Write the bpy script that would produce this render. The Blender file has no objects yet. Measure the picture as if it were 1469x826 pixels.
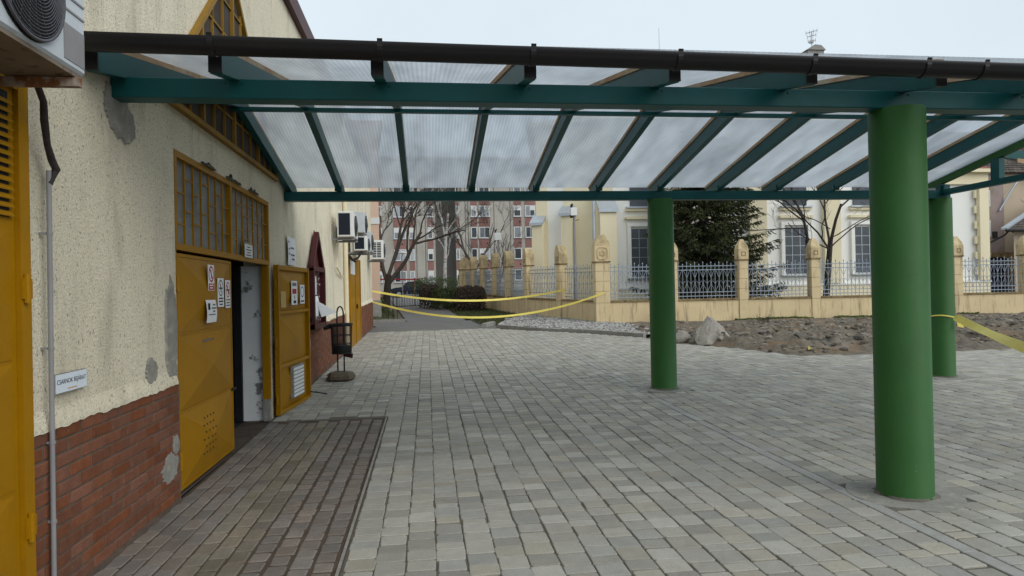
import bpy, math, random
from mathutils import Vector, Matrix, noise
random.seed(11)
rng = random.Random(5)
sc = bpy.context.scene
col = sc.collection

# ---------------------------------------------------------------- camera
YAW, ROLL, PITCH = math.radians(7.2), 0.021, math.atan(4.0 / 960.0)
CAM = Vector((0, 0, 1.6))
fw = Vector((math.sin(YAW) * math.cos(PITCH), math.cos(YAW) * math.cos(PITCH), math.sin(PITCH)))
rt = Vector((math.cos(YAW), -math.sin(YAW), 0))
up = rt.cross(fw)
rt2 = rt * math.cos(ROLL) - up * math.sin(ROLL)
up2 = up * math.cos(ROLL) + rt * math.sin(ROLL)
cd = bpy.data.cameras.new('camera')
cam = bpy.data.objects.new('camera', cd)
col.objects.link(cam)
m = Matrix((rt2, up2, -fw)).transposed().to_4x4()
m.translation = CAM
cam.matrix_world = m
cd.sensor_width = 36
cd.lens = 960.0 / 1469.0 * 36
cd.clip_start = 0.05
cd.clip_end = 1500
sc.camera = cam
def in_view(p, margin=0.12):
    d = Vector(p) - CAM
    z = d.dot(fw)
    if z < 0.3: return False
    u = d.dot(rt2) / z * 960 / 1469
    v = d.dot(up2) / z * 960 / 1469
    return abs(u) < 0.5 + margin and abs(v) < 0.282 + margin

# ---------------------------------------------------------------- sky, sun
SUN_EL, SUN_AZ = math.radians(36), math.radians(136)     # azimuth clockwise from +Y
w = bpy.data.worlds.new('World'); sc.world = w
w.use_nodes = True
nt = w.node_tree
for n in list(nt.nodes): nt.nodes.remove(n)
wo = nt.nodes.new('ShaderNodeOutputWorld'); bg = nt.nodes.new('ShaderNodeBackground')
sky = nt.nodes.new('ShaderNodeTexSky'); sky.sky_type = 'NISHITA'; sky.sun_disc = False
sky.sun_elevation = SUN_EL; sky.sun_rotation = SUN_AZ; sky.dust_density = 6; sky.air_density = 1.0
hs = nt.nodes.new('ShaderNodeHueSaturation'); hs.inputs['Saturation'].default_value = 0.35
nt.links.new(sky.outputs[0], hs.inputs['Color'])
mx = nt.nodes.new('ShaderNodeMixRGB'); mx.inputs[0].default_value = 0.88
mx.inputs[2].default_value = (8.2, 9.35, 10.2, 1)           # even white overcast
nt.links.new(hs.outputs[0], mx.inputs[1])
tc = nt.nodes.new('ShaderNodeTexCoord'); cn = nt.nodes.new('ShaderNodeTexNoise'); cn.inputs['Scale'].default_value = 2.2; cn.inputs['Detail'].default_value = 5
nt.links.new(tc.outputs['Generated'], cn.inputs['Vector'])
cm_ = nt.nodes.new('ShaderNodeMapRange'); cm_.inputs[1].default_value = 0.3; cm_.inputs[2].default_value = 0.7; cm_.inputs[3].default_value = 0.94; cm_.inputs[4].default_value = 1.04
nt.links.new(cn.outputs['Fac'], cm_.inputs[0])
ch = nt.nodes.new('ShaderNodeHueSaturation'); nt.links.new(mx.outputs[0], ch.inputs['Color']); nt.links.new(cm_.outputs[0], ch.inputs['Value'])
nt.links.new(ch.outputs[0], bg.inputs[0]); bg.inputs[1].default_value = 0.1
nt.links.new(bg.outputs[0], wo.inputs[0])
sd = bpy.data.lights.new('sun', 'SUN'); sd.energy = 1.5; sd.angle = math.radians(50); sd.color = (1, 0.97, 0.92)
so = bpy.data.objects.new('sun', sd); col.objects.link(so)
sdir = Vector((math.sin(SUN_AZ) * math.cos(SUN_EL), math.cos(SUN_AZ) * math.cos(SUN_EL), math.sin(SUN_EL)))
so.rotation_euler = sdir.to_track_quat('Z', 'Y').to_euler()
so.location = (6, -6, 12)
vs = sc.view_settings
vs.view_transform = 'Standard'; vs.look = 'None'; vs.exposure = 0.0; vs.gamma = 1.0; vs.use_curve_mapping = False

# ---------------------------------------------------------------- materials
def mat(name, c, rough=0.75, n=(), stain=(), rnd=0.0, hue=0.0, bump=(), metal=0.0, spec=0.2, attr=False, tints=None):
    """n: (scale, amount, stretch); stain: (scale, lo, hi, colour, amount, stretch); bump: (scale, strength, dist, stretch)"""
    M = bpy.data.materials.new(name); M.use_nodes = True
    t = M.node_tree; N = t.nodes; L = t.links
    P = N['Principled BSDF']
    geo = N.new('ShaderNodeNewGeometry')
    def noise_fac(scale, stretch, detail=5, rgh=0.6):
        mp = N.new('ShaderNodeMapping'); mp.inputs['Scale'].default_value = stretch or (1, 1, 1)
        L.new(geo.outputs['Position'], mp.inputs[0])
        t_ = N.new('ShaderNodeTexNoise'); t_.inputs['Scale'].default_value = scale
        t_.inputs['Detail'].default_value = detail; t_.inputs['Roughness'].default_value = rgh
        L.new(mp.outputs[0], t_.inputs['Vector'])
        return t_.outputs['Fac']
    cur = N.new('ShaderNodeRGB'); cur.outputs[0].default_value = (*c, 1); cur = cur.outputs[0]
    if rnd or hue:
        oi = N.new('ShaderNodeObjectInfo'); r = oi.outputs['Random']
        if attr:
            at = N.new('ShaderNodeAttribute'); at.attribute_name = 'rnd'
            ad = N.new('ShaderNodeMath'); ad.operation = 'ADD'; L.new(r, ad.inputs[0]); L.new(at.outputs['Fac'], ad.inputs[1])
            fr = N.new('ShaderNodeMath'); fr.operation = 'FRACT'; L.new(ad.outputs[0], fr.inputs[0]); r = fr.outputs[0]
        if tints:
            mk = N.new('ShaderNodeMath'); mk.operation = 'MULTIPLY'; mk.inputs[1].default_value = 13.7; L.new(r, mk.inputs[0])
            fk = N.new('ShaderNodeMath'); fk.operation = 'FRACT'; L.new(mk.outputs[0], fk.inputs[0])
            cr = N.new('ShaderNodeValToRGB'); cr.color_ramp.interpolation = 'CONSTANT'
            for q, tc in enumerate(tints):
                e = cr.color_ramp.elements[q] if q < 2 else cr.color_ramp.elements.new(q / len(tints))
                e.position = q / len(tints); e.color = (*tc, 1)
            L.new(fk.outputs[0], cr.inputs[0]); cur = cr.outputs[0]
        mr = N.new('ShaderNodeMapRange'); mr.inputs[3].default_value = 1 - rnd; mr.inputs[4].default_value = 1 + rnd
        L.new(r, mr.inputs[0])
        h = N.new('ShaderNodeHueSaturation'); L.new(cur, h.inputs['Color']); L.new(mr.outputs[0], h.inputs['Value'])
        if hue:
            m7 = N.new('ShaderNodeMath'); m7.operation = 'MULTIPLY'; m7.inputs[1].default_value = 7.31; L.new(r, m7.inputs[0])
            f7 = N.new('ShaderNodeMath'); f7.operation = 'FRACT'; L.new(m7.outputs[0], f7.inputs[0])
            m2 = N.new('ShaderNodeMapRange'); m2.inputs[3].default_value = 1 - hue; m2.inputs[4].default_value = 1 + hue
            L.new(f7.outputs[0], m2.inputs[0]); L.new(m2.outputs[0], h.inputs['Saturation'])
        cur = h.outputs[0]
    for (s, a, st) in n:
        mr = N.new('ShaderNodeMapRange'); mr.inputs[1].default_value = 0.25; mr.inputs[2].default_value = 0.75
        mr.inputs[3].default_value = 1 - a; mr.inputs[4].default_value = 1 + a
        L.new(noise_fac(s, st), mr.inputs[0])
        h = N.new('ShaderNodeHueSaturation'); L.new(cur, h.inputs['Color']); L.new(mr.outputs[0], h.inputs['Value']); cur = h.outputs[0]
    for (s, lo, hi, cc, am, st) in stain:
        mr = N.new('ShaderNodeMapRange'); mr.inputs[1].default_value = lo; mr.inputs[2].default_value = hi
        mr.inputs[3].default_value = 0; mr.inputs[4].default_value = am
        L.new(noise_fac(s, st), mr.inputs[0])
        x = N.new('ShaderNodeMixRGB'); L.new(mr.outputs[0], x.inputs[0]); L.new(cur, x.inputs[1]); x.inputs[2].default_value = (*cc, 1); cur = x.outputs[0]
    L.new(cur, P.inputs['Base Color'])
    P.inputs['Roughness'].default_value = rough; P.inputs['Metallic'].default_value = metal
    P.inputs['Specular IOR Level'].default_value = spec
    prev = None
    for (s, st, dist, stre) in bump:
        b = N.new('ShaderNodeBump'); b.inputs['Strength'].default_value = st; b.inputs['Distance'].default_value = dist
        L.new(noise_fac(s, stre, 4, 0.65), b.inputs['Height'])
        if prev: L.new(prev, b.inputs['Normal'])
        prev = b.outputs[0]
    if prev: L.new(prev, P.inputs['Normal'])
    return M

DIRT = (0.10, 0.085, 0.06)
MT = {}
MT['plaster'] = mat('roughcast_plaster', (0.82, 0.75, 0.58), 0.92, n=[(1.1, 0.08, (1, 1, 0.5)), (30, 0.08, None)],
    stain=[(85, 0.575, 0.64, (0.27, 0.235, 0.175), 0.7, (1, 1, 0.6)), (46, 0.615, 0.66, (0.15, 0.125, 0.09), 0.8, (1, 1, 0.55)), (1.7, 0.52, 0.72, (0.40, 0.35, 0.26), 0.5, (1.5, 1.5, 0.5)), (3.0, 0.56, 0.82, (0.34, 0.30, 0.23), 0.45, (2.6, 2.6, 0.34)), (0.9, 0.57, 0.75, (0.48, 0.42, 0.31), 0.45, None)],
    bump=[(85, 0.9, 0.02, (1, 1, .7)), (170, 0.5, 0.006, None)])
MT['render_far'] = mat('pale_plaster', (0.72, 0.64, 0.45), 0.9, n=[(0.8, 0.08, None)], stain=[(1.2, 0.55, 0.8, (0.4, 0.34, 0.24), 0.5, (2, 2, 0.3))])
MT['cement'] = mat('grey_cement', (0.26, 0.25, 0.225), 0.9, n=[(9, 0.22, None), (60, 0.16, None)], stain=[(13, 0.56, 0.68, (0.45, 0.41, 0.32), 0.6, None)], bump=[(40, 0.4, 0.006, None)])
MT['brick'] = mat('brick', (0.172, 0.067, 0.037), 0.85, rnd=0.17, hue=0.10, attr=True, n=[(14, 0.22, None), (90, 0.16, None)],
    stain=[(2.1, 0.55, 0.75, (0.13, 0.075, 0.055), 0.6, None), (38, 0.66, 0.74, (0.32, 0.26, 0.2), 0.5, None)], bump=[(60, 0.5, 0.004, None)])
MT['mortar'] = mat('mortar', (0.125, 0.10, 0.078), 0.95, n=[(20, 0.25, None)], bump=[(80, 0.5, 0.004, None)])
MT['yellow'] = mat('mustard_paint', (0.315, 0.152, 0.003), 0.42, n=[(3, 0.10, None), (45, 0.06, None)],
    stain=[(6, 0.66, 0.80, (0.12, 0.06, 0.015), 0.7, (1, 1, 0.4)), (1.3, 0.5, 0.8, (0.25, 0.13, 0.02), 0.6, None)], bump=[(30, 0.08, 0.004, None)], spec=0.12)
MT['teal'] = mat('teal_paint', (0.006, 0.078, 0.080), 0.42, n=[(4, 0.14, None)], stain=[(9, 0.64, 0.8, (0.012, 0.09, 0.09), 0.5, None)], spec=0.25)
MT['green'] = mat('green_paint', (0.028, 0.104, 0.022), 0.55, n=[(2.2, 0.10, None), (40, 0.05, None)],
    stain=[(38, 0.70, 0.74, (0.22, 0.22, 0.18), 0.6, None), (5, 0.55, 0.85, (0.03, 0.075, 0.027), 0.6, (1, 1, 0.25)), (9, 0.62, 0.8, (0.075, 0.115, 0.06), 0.5, (1, 1, 0.5)), (2, 0.6, 0.8, (0.045, 0.105, 0.04), 0.5, None)], bump=[(120, 0.06, 0.002, None)], spec=0.22)
MT['wood'] = mat('raw_timber', (0.46, 0.31, 0.19), 0.8, n=[(6, 0.25, (6, 1, 6))], stain=[(2.2, 0.48, 0.62, (0.52, 0.46, 0.34), 0.8, (1, 1, 1))])
MT['gutter'] = mat('dark_brown_gutter', (0.012, 0.011, 0.013), 0.42, n=[(3, 0.12, None)], stain=[(14, 0.66, 0.8, (0.05, 0.045, 0.045), 0.35, None)], spec=0.3)
MT['redwood'] = mat('maroon_paint', (0.060, 0.012, 0.014), 0.5, n=[(8, 0.25, (4, 4, 0.6))], stain=[(9, 0.62, 0.78, (0.12, 0.06, 0.05), 0.6, None)])
MT['concrete'] = mat('concrete', (0.27, 0.26, 0.24), 0.9, n=[(6, 0.18, None), (50, 0.14, None)], stain=[(2, 0.56, 0.75, DIRT, 0.5, None)], bump=[(35, 0.5, 0.01, None)])
MT['paver'] = mat('concrete_paver', (0.31, 0.303, 0.278), 0.8, rnd=0.15, attr=True, n=[(9, 0.10, None), (75, 0.14, None)],
    tints=[(0.326, 0.313, 0.275), (0.336, 0.321, 0.277), (0.303, 0.297, 0.271), (0.336, 0.313, 0.26), (0.31, 0.298, 0.26), (0.367, 0.353, 0.313), (0.336, 0.323, 0.286), (0.285, 0.271, 0.239), (0.347, 0.331, 0.288)],
    stain=[(1.0, 0.56, 0.76, (0.20, 0.18, 0.15), 0.55, None), (0.5, 0.52, 0.72, (0.36, 0.345, 0.32), 0.4, None), (28, 0.66, 0.75, (0.19, 0.18, 0.16), 0.6, None), (4.2, 0.64, 0.74, (0.15, 0.14, 0.12), 0.45, None)],
    bump=[(90, 0.6, 0.004, None), (22, 0.5, 0.006, None)])
MT['strip'] = mat('pale_edging_stone', (0.33, 0.325, 0.305), 0.8, rnd=0.1, attr=True, n=[(9, 0.12, None), (75, 0.14, None)], stain=[(3, 0.56, 0.72, (0.18, 0.165, 0.14), 0.6, None)], bump=[(70, 0.4, 0.003, None)])
MT['joint'] = mat('joint_sand', (0.140, 0.126, 0.104), 0.95, n=[(5, 0.25, None), (120, 0.25, None)], bump=[(120, 0.6, 0.004, None)])
MT['oldpaver'] = mat('old_paver', (0.182, 0.160, 0.140), 0.85, rnd=0.18, hue=0.3, attr=True, n=[(9, 0.14, None), (70, 0.18, None)],
    stain=[(1.3, 0.5, 0.7, (0.14, 0.12, 0.095), 0.55, None), (30, 0.67, 0.75, (0.3, 0.27, 0.24), 0.5, None)], bump=[(80, 0.5, 0.004, None)])
MT['tanpaver'] = mat('tan_ribbed_paver', (0.190, 0.166, 0.130), 0.85, rnd=0.22, hue=0.2, attr=True, n=[(3, 0.16, (1, 0.6, 1)), (70, 0.15, None), (16, 0.14, (4, 0.3, 1))],
    stain=[(1.6, 0.5, 0.72, (0.12, 0.10, 0.07), 0.6, None)], bump=[(60, 0.5, 0.004, None)])
MT['oldsand'] = mat('brown_joint_sand', (0.088, 0.066, 0.050), 0.95, n=[(5, 0.3, None), (90, 0.3, None)], bump=[(90, 0.7, 0.006, None)])
MT['asphalt'] = mat('asphalt', (0.14, 0.138, 0.132), 0.85, n=[(1.2, 0.15, None), (60, 0.18, None)], stain=[(0.7, 0.55, 0.7, (0.2, 0.19, 0.17), 0.6, None)], bump=[(60, 0.4, 0.004, None)])
MT['earth'] = mat('churned_earth', (0.150, 0.128, 0.100), 0.97, n=[(1.4, 0.3, None), (8, 0.35, None), (40, 0.3, None)],
    stain=[(0.8, 0.52, 0.62, (0.20, 0.125, 0.065), 0.65, (0.5, 1.6, 1)), (1.6, 0.56, 0.66, (0.060, 0.052, 0.044), 0.8, None), (0.9, 0.60, 0.72, (0.24, 0.22, 0.19), 0.7, (0.7, 1.5, 1))],
    bump=[(7, 0.8, 0.05, None), (30, 0.7, 0.02, None)])
MT['ground'] = mat('bare_ground', (0.11, 0.10, 0.075), 0.95, n=[(0.6, 0.2, None), (7, 0.2, None)])
MT['stone'] = mat('pale_rock', (0.30, 0.275, 0.24), 0.9, n=[(4, 0.15, None), (25, 0.18, None)], stain=[(5, 0.56, 0.7, (0.16, 0.14, 0.12), 0.6, None)], bump=[(14, 0.7, 0.03, None), (60, 0.5, 0.008, None)])
MT['gravel'] = mat('gravel', (0.30, 0.29, 0.275), 0.9, rnd=0.45, hue=0.5, attr=True)
MT['clod'] = mat('earth_clod', (0.175, 0.150, 0.120), 0.95, rnd=0.5, hue=0.3, attr=True)
MT['gravelbase'] = mat('gravel_bed', (0.15, 0.142, 0.13), 0.95, n=[(20, 0.35, None)], bump=[(40, 0.8, 0.02, None)])
MT['grass'] = mat('grass_blades', (0.068, 0.078, 0.034), 0.8, rnd=0.45, attr=True)
MT['turf'] = mat('turf', (0.085, 0.082, 0.048), 0.95, n=[(3, 0.3, None), (30, 0.3, None)])
MT['fencewall'] = mat('ochre_render', (0.66, 0.525, 0.315), 0.88, n=[(1.3, 0.12, None)],
    stain=[(1.1, 0.5, 0.72, (0.66, 0.54, 0.34), 0.7, None), (3.0, 0.54, 0.72, (0.22, 0.17, 0.10), 0.75, (2.5, 2.5, 0.3)), (24, 0.68, 0.76, (0.2, 0.15, 0.09), 0.5, None)], bump=[(25, 0.3, 0.01, None)])
MT['coping'] = mat('weathered_coping', (0.26, 0.19, 0.10), 0.9, n=[(5, 0.35, None)], stain=[(6, 0.5, 0.66, (0.075, 0.062, 0.035), 0.85, None)])
MT['lichen'] = mat('weathered_ochre_stone', (0.58, 0.46, 0.27), 0.9, n=[(3, 0.18, None)], stain=[(2.6, 0.48, 0.70, (0.17, 0.13, 0.075), 0.75, (1, 1, 0.6)), (16, 0.58, 0.72, (0.16, 0.12, 0.06), 0.5, None)], bump=[(25, 0.5, 0.01, None)])
MT['iron'] = mat('pale_blue_iron', (0.30, 0.345, 0.40), 0.5, n=[(8, 0.15, None)])
MT['synwhite'] = mat('white_render', (0.85, 0.84, 0.79), 0.85, n=[(0.5, 0.04, None)], stain=[(1, 0.6, 0.85, (0.6, 0.55, 0.44), 0.4, (2, 2, 0.3))])
MT['syncream'] = mat('cream_render', (0.80, 0.71, 0.50), 0.85, n=[(0.6, 0.05, None)], stain=[(1, 0.6, 0.85, (0.55, 0.44, 0.26), 0.5, (2, 2, 0.3))])
MT['zinc'] = mat('zinc_sheet', (0.46, 0.50, 0.54), 0.4, metal=0.5, n=[(2, 0.1, None)])
MT['glass'] = mat('dark_window_glass', (0.035, 0.042, 0.05), 0.12, n=[(0.5, 0.5, None)], spec=0.6)
MT['glassblue'] = mat('grey_blue_glass', (0.085, 0.095, 0.108), 0.3, n=[(0.7, 0.25, None)], spec=0.3)
MT['ribglass'] = mat('ribbed_wired_glass', (0.24, 0.27, 0.285), 0.22, n=[(3, 0.22, None)], stain=[(2, 0.55, 0.75, (0.07, 0.075, 0.075), 0.6, None)], spec=0.5, bump=[(28, 0.6, 0.01, (0.2, 0.2, 6))])
MT['oldglass'] = mat('dusty_brown_glass', (0.060, 0.048, 0.038), 0.7, n=[(2, 0.35, None)], spec=0.08)
MT['yellow_shaded'] = mat('shaded_mustard_paint', (0.24, 0.135, 0.022), 0.6, n=[(4, 0.2, None)], stain=[(7, 0.55, 0.75, (0.10, 0.07, 0.03), 0.6, None)], spec=0.1)  # mustard paint darkened for shade under the canopy, plus brown stains
MT['white'] = mat('white_enamel', (0.70, 0.71, 0.70), 0.45, n=[(5, 0.06, None)], stain=[(4, 0.58, 0.8, (0.4, 0.38, 0.33), 0.5, (1, 1, 0.4))])
MT['acgrey'] = mat('grey_white_casing', (0.50, 0.54, 0.57), 0.42, n=[(5, 0.08, None)], stain=[(9, 0.56, 0.8, (0.30, 0.30, 0.29), 0.6, (1, 1, 0.5))], bump=[(60, 0.06, 0.002, None)])
MT['dark'] = mat('black_metal', (0.016, 0.016, 0.018), 0.5, n=[(8, 0.3, None)])
MT['grille'] = mat('dark_grey_grille', (0.085, 0.082, 0.095), 0.45, n=[(12, 0.2, None)])
MT['navy'] = mat('dark_coil', (0.012, 0.016, 0.028), 0.6, n=[(6, 0.3, None)])
MT['rust'] = mat('rusty_steel', (0.20, 0.085, 0.035), 0.85, n=[(14, 0.4, None)], stain=[(9, 0.5, 0.62, (0.36, 0.33, 0.29), 0.8, None)])
MT['acbase'] = mat('brown_base_pan', (0.19, 0.155, 0.12), 0.8, n=[(6, 0.2, None)], stain=[(10, 0.62, 0.72, (0.05, 0.035, 0.025), 0.8, None)])
MT['hose'] = mat('taped_hose', (0.042, 0.035, 0.035), 0.7, n=[(20, 0.4, None)], bump=[(40, 0.6, 0.01, None)])
MT['conduit'] = mat('grey_conduit', (0.25, 0.245, 0.25), 0.55, n=[(5, 0.12, None)])
MT['paper'] = mat('white_paper', (0.78, 0.79, 0.80), 0.8, n=[(12, 0.04, None)])
MT['oldpaper'] = mat('yellowed_paper', (0.50, 0.33, 0.12), 0.8, n=[(12, 0.1, None)])
MT['inkgrey'] = mat('grey_print', (0.16, 0.16, 0.18), 0.8)
MT['inkblack'] = mat('black_print', (0.02, 0.022, 0.03), 0.8)
MT['inkred'] = mat('red_print', (0.42, 0.035, 0.045), 0.7)
MT['inkblue'] = mat('blue_grey_print', (0.10, 0.13, 0.18), 0.8)
MT['sign'] = mat('pale_sign_plate', (0.62, 0.68, 0.75), 0.5, n=[(8, 0.05, None)])
MT['white_old'] = mat('peeling_whitewash', (0.74, 0.76, 0.77), 0.9, n=[(3, 0.08, None)], stain=[(3.2, 0.585, 0.62, (0.15, 0.15, 0.145), 0.9, None), (1.2, 0.6, 0.75, (0.3, 0.29, 0.26), 0.6, None)], bump=[(20, 0.3, 0.01, None)])
MT['void'] = mat('dark_interior', (0.03, 0.03, 0.032), 0.9)  # near-black colour stands in for darkness inside rooms, holes and recesses
MT['tape'] = mat('yellow_tape', (0.86, 0.72, 0.17), 0.45, n=[(3, 0.1, None)])
MT['bark'] = mat('grey_brown_bark', (0.052, 0.044, 0.038), 0.95, n=[(6, 0.3, (3, 3, 0.5))], bump=[(20, 0.6, 0.02, (3, 3, 0.5))])
MT['birch'] = mat('birch_bark', (0.42, 0.40, 0.37), 0.85, stain=[(3, 0.54, 0.62, (0.06, 0.05, 0.045), 0.9, (0.5, 0.5, 2.5))])
MT['twig'] = mat('twig', (0.085, 0.073, 0.062), 0.9, n=[(3, 0.25, None)])
MT['needle'] = mat('spruce_needles', (0.052, 0.060, 0.024), 0.8, rnd=0.5, hue=0.3, attr=True)
MT['leafgreen'] = mat('hedge_leaf', (0.042, 0.060, 0.018), 0.75, rnd=0.5, hue=0.3, attr=True)
MT['leafbrown'] = mat('brown_hedge_leaf', (0.062, 0.046, 0.034), 0.8, rnd=0.5, hue=0.3, attr=True)
MT['panel'] = mat('grey_panel_wall', (0.40, 0.375, 0.33), 0.9, n=[(0.25, 0.15, None), (3, 0.08, None)], stain=[(0.5, 0.55, 0.75, (0.24, 0.225, 0.2), 0.6, (1.5, 1.5, 0.3))])
MT['spandrel'] = mat('red_brick_spandrel', (0.255, 0.135, 0.118), 0.85, n=[(1, 0.2, None)], rnd=0.15)  # red paled in the colour itself to stand in for distance haze
MT['darkwall'] = mat('dark_grey_wall', (0.16, 0.152, 0.14), 0.9, n=[(0.5, 0.2, None), (6, 0.1, None)])  # darker than the panels, lightened in colour to imitate distance haze
MT['winwhite'] = mat('white_window_frame', (0.66, 0.66, 0.64), 0.6)
MT['curtain'] = mat('pale_curtained_glass', (0.26, 0.28, 0.30), 0.3, n=[(1.2, 0.45, (6, 1, 0.5))], rnd=0.5, spec=0.6)
MT['pinkwall'] = mat('peach_render', (0.62, 0.44, 0.33), 0.9, n=[(0.6, 0.06, None)])
MT['mauve'] = mat('mauve_grey_wall', (0.30, 0.235, 0.215), 0.9, n=[(0.6, 0.2, None)], stain=[(1.2, 0.5, 0.7, (0.2, 0.15, 0.11), 0.7, None)])
MT['beige'] = mat('beige_wall', (0.52, 0.42, 0.31), 0.9, n=[(0.6, 0.1, None)], stain=[(1, 0.6, 0.8, (0.3, 0.23, 0.16), 0.5, None)])
MT['tile'] = mat('brown_roof_tile', (0.10, 0.08, 0.068), 0.9, rnd=0.3, attr=True, n=[(2, 0.3, None)], stain=[(5, 0.6, 0.7, (0.3, 0.28, 0.26), 0.4, None)])
MT['redtile'] = mat('red_roof_tile', (0.26, 0.07, 0.05), 0.85, n=[(1, 0.2, None)])
MT['gate'] = mat('indigo_gate', (0.03, 0.03, 0.085), 0.5, n=[(4, 0.2, None)])
MT['carpaint'] = mat('dark_blue_car_paint', (0.012, 0.016, 0.035), 0.25, spec=0.6)
MT['rubber'] = mat('rubber', (0.015, 0.015, 0.015), 0.9)
MT['binmesh'] = mat('bin_mesh_metal', (0.030, 0.028, 0.027), 0.6, n=[(10, 0.3, None)])
MT['binfoot'] = mat('mossy_concrete', (0.12, 0.10, 0.072), 0.95, n=[(8, 0.3, None)], bump=[(25, 0.6, 0.01, None)])
MT['moss'] = mat('moss', (0.07, 0.085, 0.02), 0.95, rnd=0.4, attr=True, n=[(20, 0.3, None)])

def sheet_mat():
    M = bpy.data.materials.new('ribbed_polycarbonate'); M.use_nodes = True
    t = M.node_tree; N = t.nodes; L = t.links
    P = N['Principled BSDF']; out = N['Material Output']; N.remove(P)
    geo = N.new('ShaderNodeNewGeometry'); sx = N.new('ShaderNodeSeparateXYZ'); L.new(geo.outputs['Position'], sx.inputs[0])
    mm = N.new('ShaderNodeMath'); mm.operation = 'MULTIPLY'; mm.inputs[1].default_value = 2 * math.pi / 0.038; L.new(sx.outputs['X'], mm.inputs[0])
    sn = N.new('ShaderNodeMath'); sn.operation = 'SINE'; L.new(mm.outputs[0], sn.inputs[0])
    rib = N.new('ShaderNodeMapRange'); rib.inputs[1].default_value = -1; rib.inputs[2].default_value = 1
    rib.inputs[3].default_value = 0.87; rib.inputs[4].default_value = 1.0; L.new(sn.outputs[0], rib.inputs[0])
    mp = N.new('ShaderNodeMapping'); mp.inputs['Scale'].default_value = (3.2, 0.9, 1); L.new(geo.outputs['Position'], mp.inputs[0])
    no = N.new('ShaderNodeTexNoise'); no.inputs['Scale'].default_value = 1.6; no.inputs['Detail'].default_value = 6; L.new(mp.outputs[0], no.inputs[0])
    nr = N.new('ShaderNodeMapRange'); nr.inputs[1].default_value = 0.3; nr.inputs[2].default_value = 0.75; nr.inputs[3].default_value = 1.0; nr.inputs[4].default_value = 0.80
    L.new(no.outputs['Fac'], nr.inputs[0])
    pr = N.new('ShaderNodeMath'); pr.operation = 'MULTIPLY'; L.new(rib.outputs[0], pr.inputs[0]); L.new(nr.outputs[0], pr.inputs[1])
    def tint(c):
        x = N.new('ShaderNodeMixRGB'); x.blend_type = 'MULTIPLY'; x.inputs[0].default_value = 1; x.inputs[1].default_value = (*c, 1); L.new(pr.outputs[0], x.inputs[2]); return x.outputs[0]
    tr = N.new('ShaderNodeBsdfTranslucent'); L.new(tint((0.85, 0.88, 0.91)), tr.inputs[0])
    tp = N.new('ShaderNodeBsdfTransparent'); L.new(tint((0.85, 0.88, 0.91)), tp.inputs[0])
    m1 = N.new('ShaderNodeMixShader'); m1.inputs[0].default_value = 0.55; L.new(tr.outputs[0], m1.inputs[1]); L.new(tp.outputs[0], m1.inputs[2])
    gl = N.new('ShaderNodeBsdfGlossy'); gl.inputs['Roughness'].default_value = 0.22; gl.inputs[0].default_value = (0.9, 0.92, 0.95, 1)
    fr = N.new('ShaderNodeFresnel'); fr.inputs[0].default_value = 1.45
    m2 = N.new('ShaderNodeMixShader'); fm = N.new('ShaderNodeMath'); fm.operation = 'MULTIPLY'; fm.inputs[1].default_value = 0.35; L.new(fr.outputs[0], fm.inputs[0]); L.new(fm.outputs[0], m2.inputs[0]); L.new(m1.outputs[0], m2.inputs[1]); L.new(gl.outputs[0], m2.inputs[2])
    L.new(m2.outputs[0], out.inputs[0])
    return M
MT['sheet'] = sheet_mat()

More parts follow.
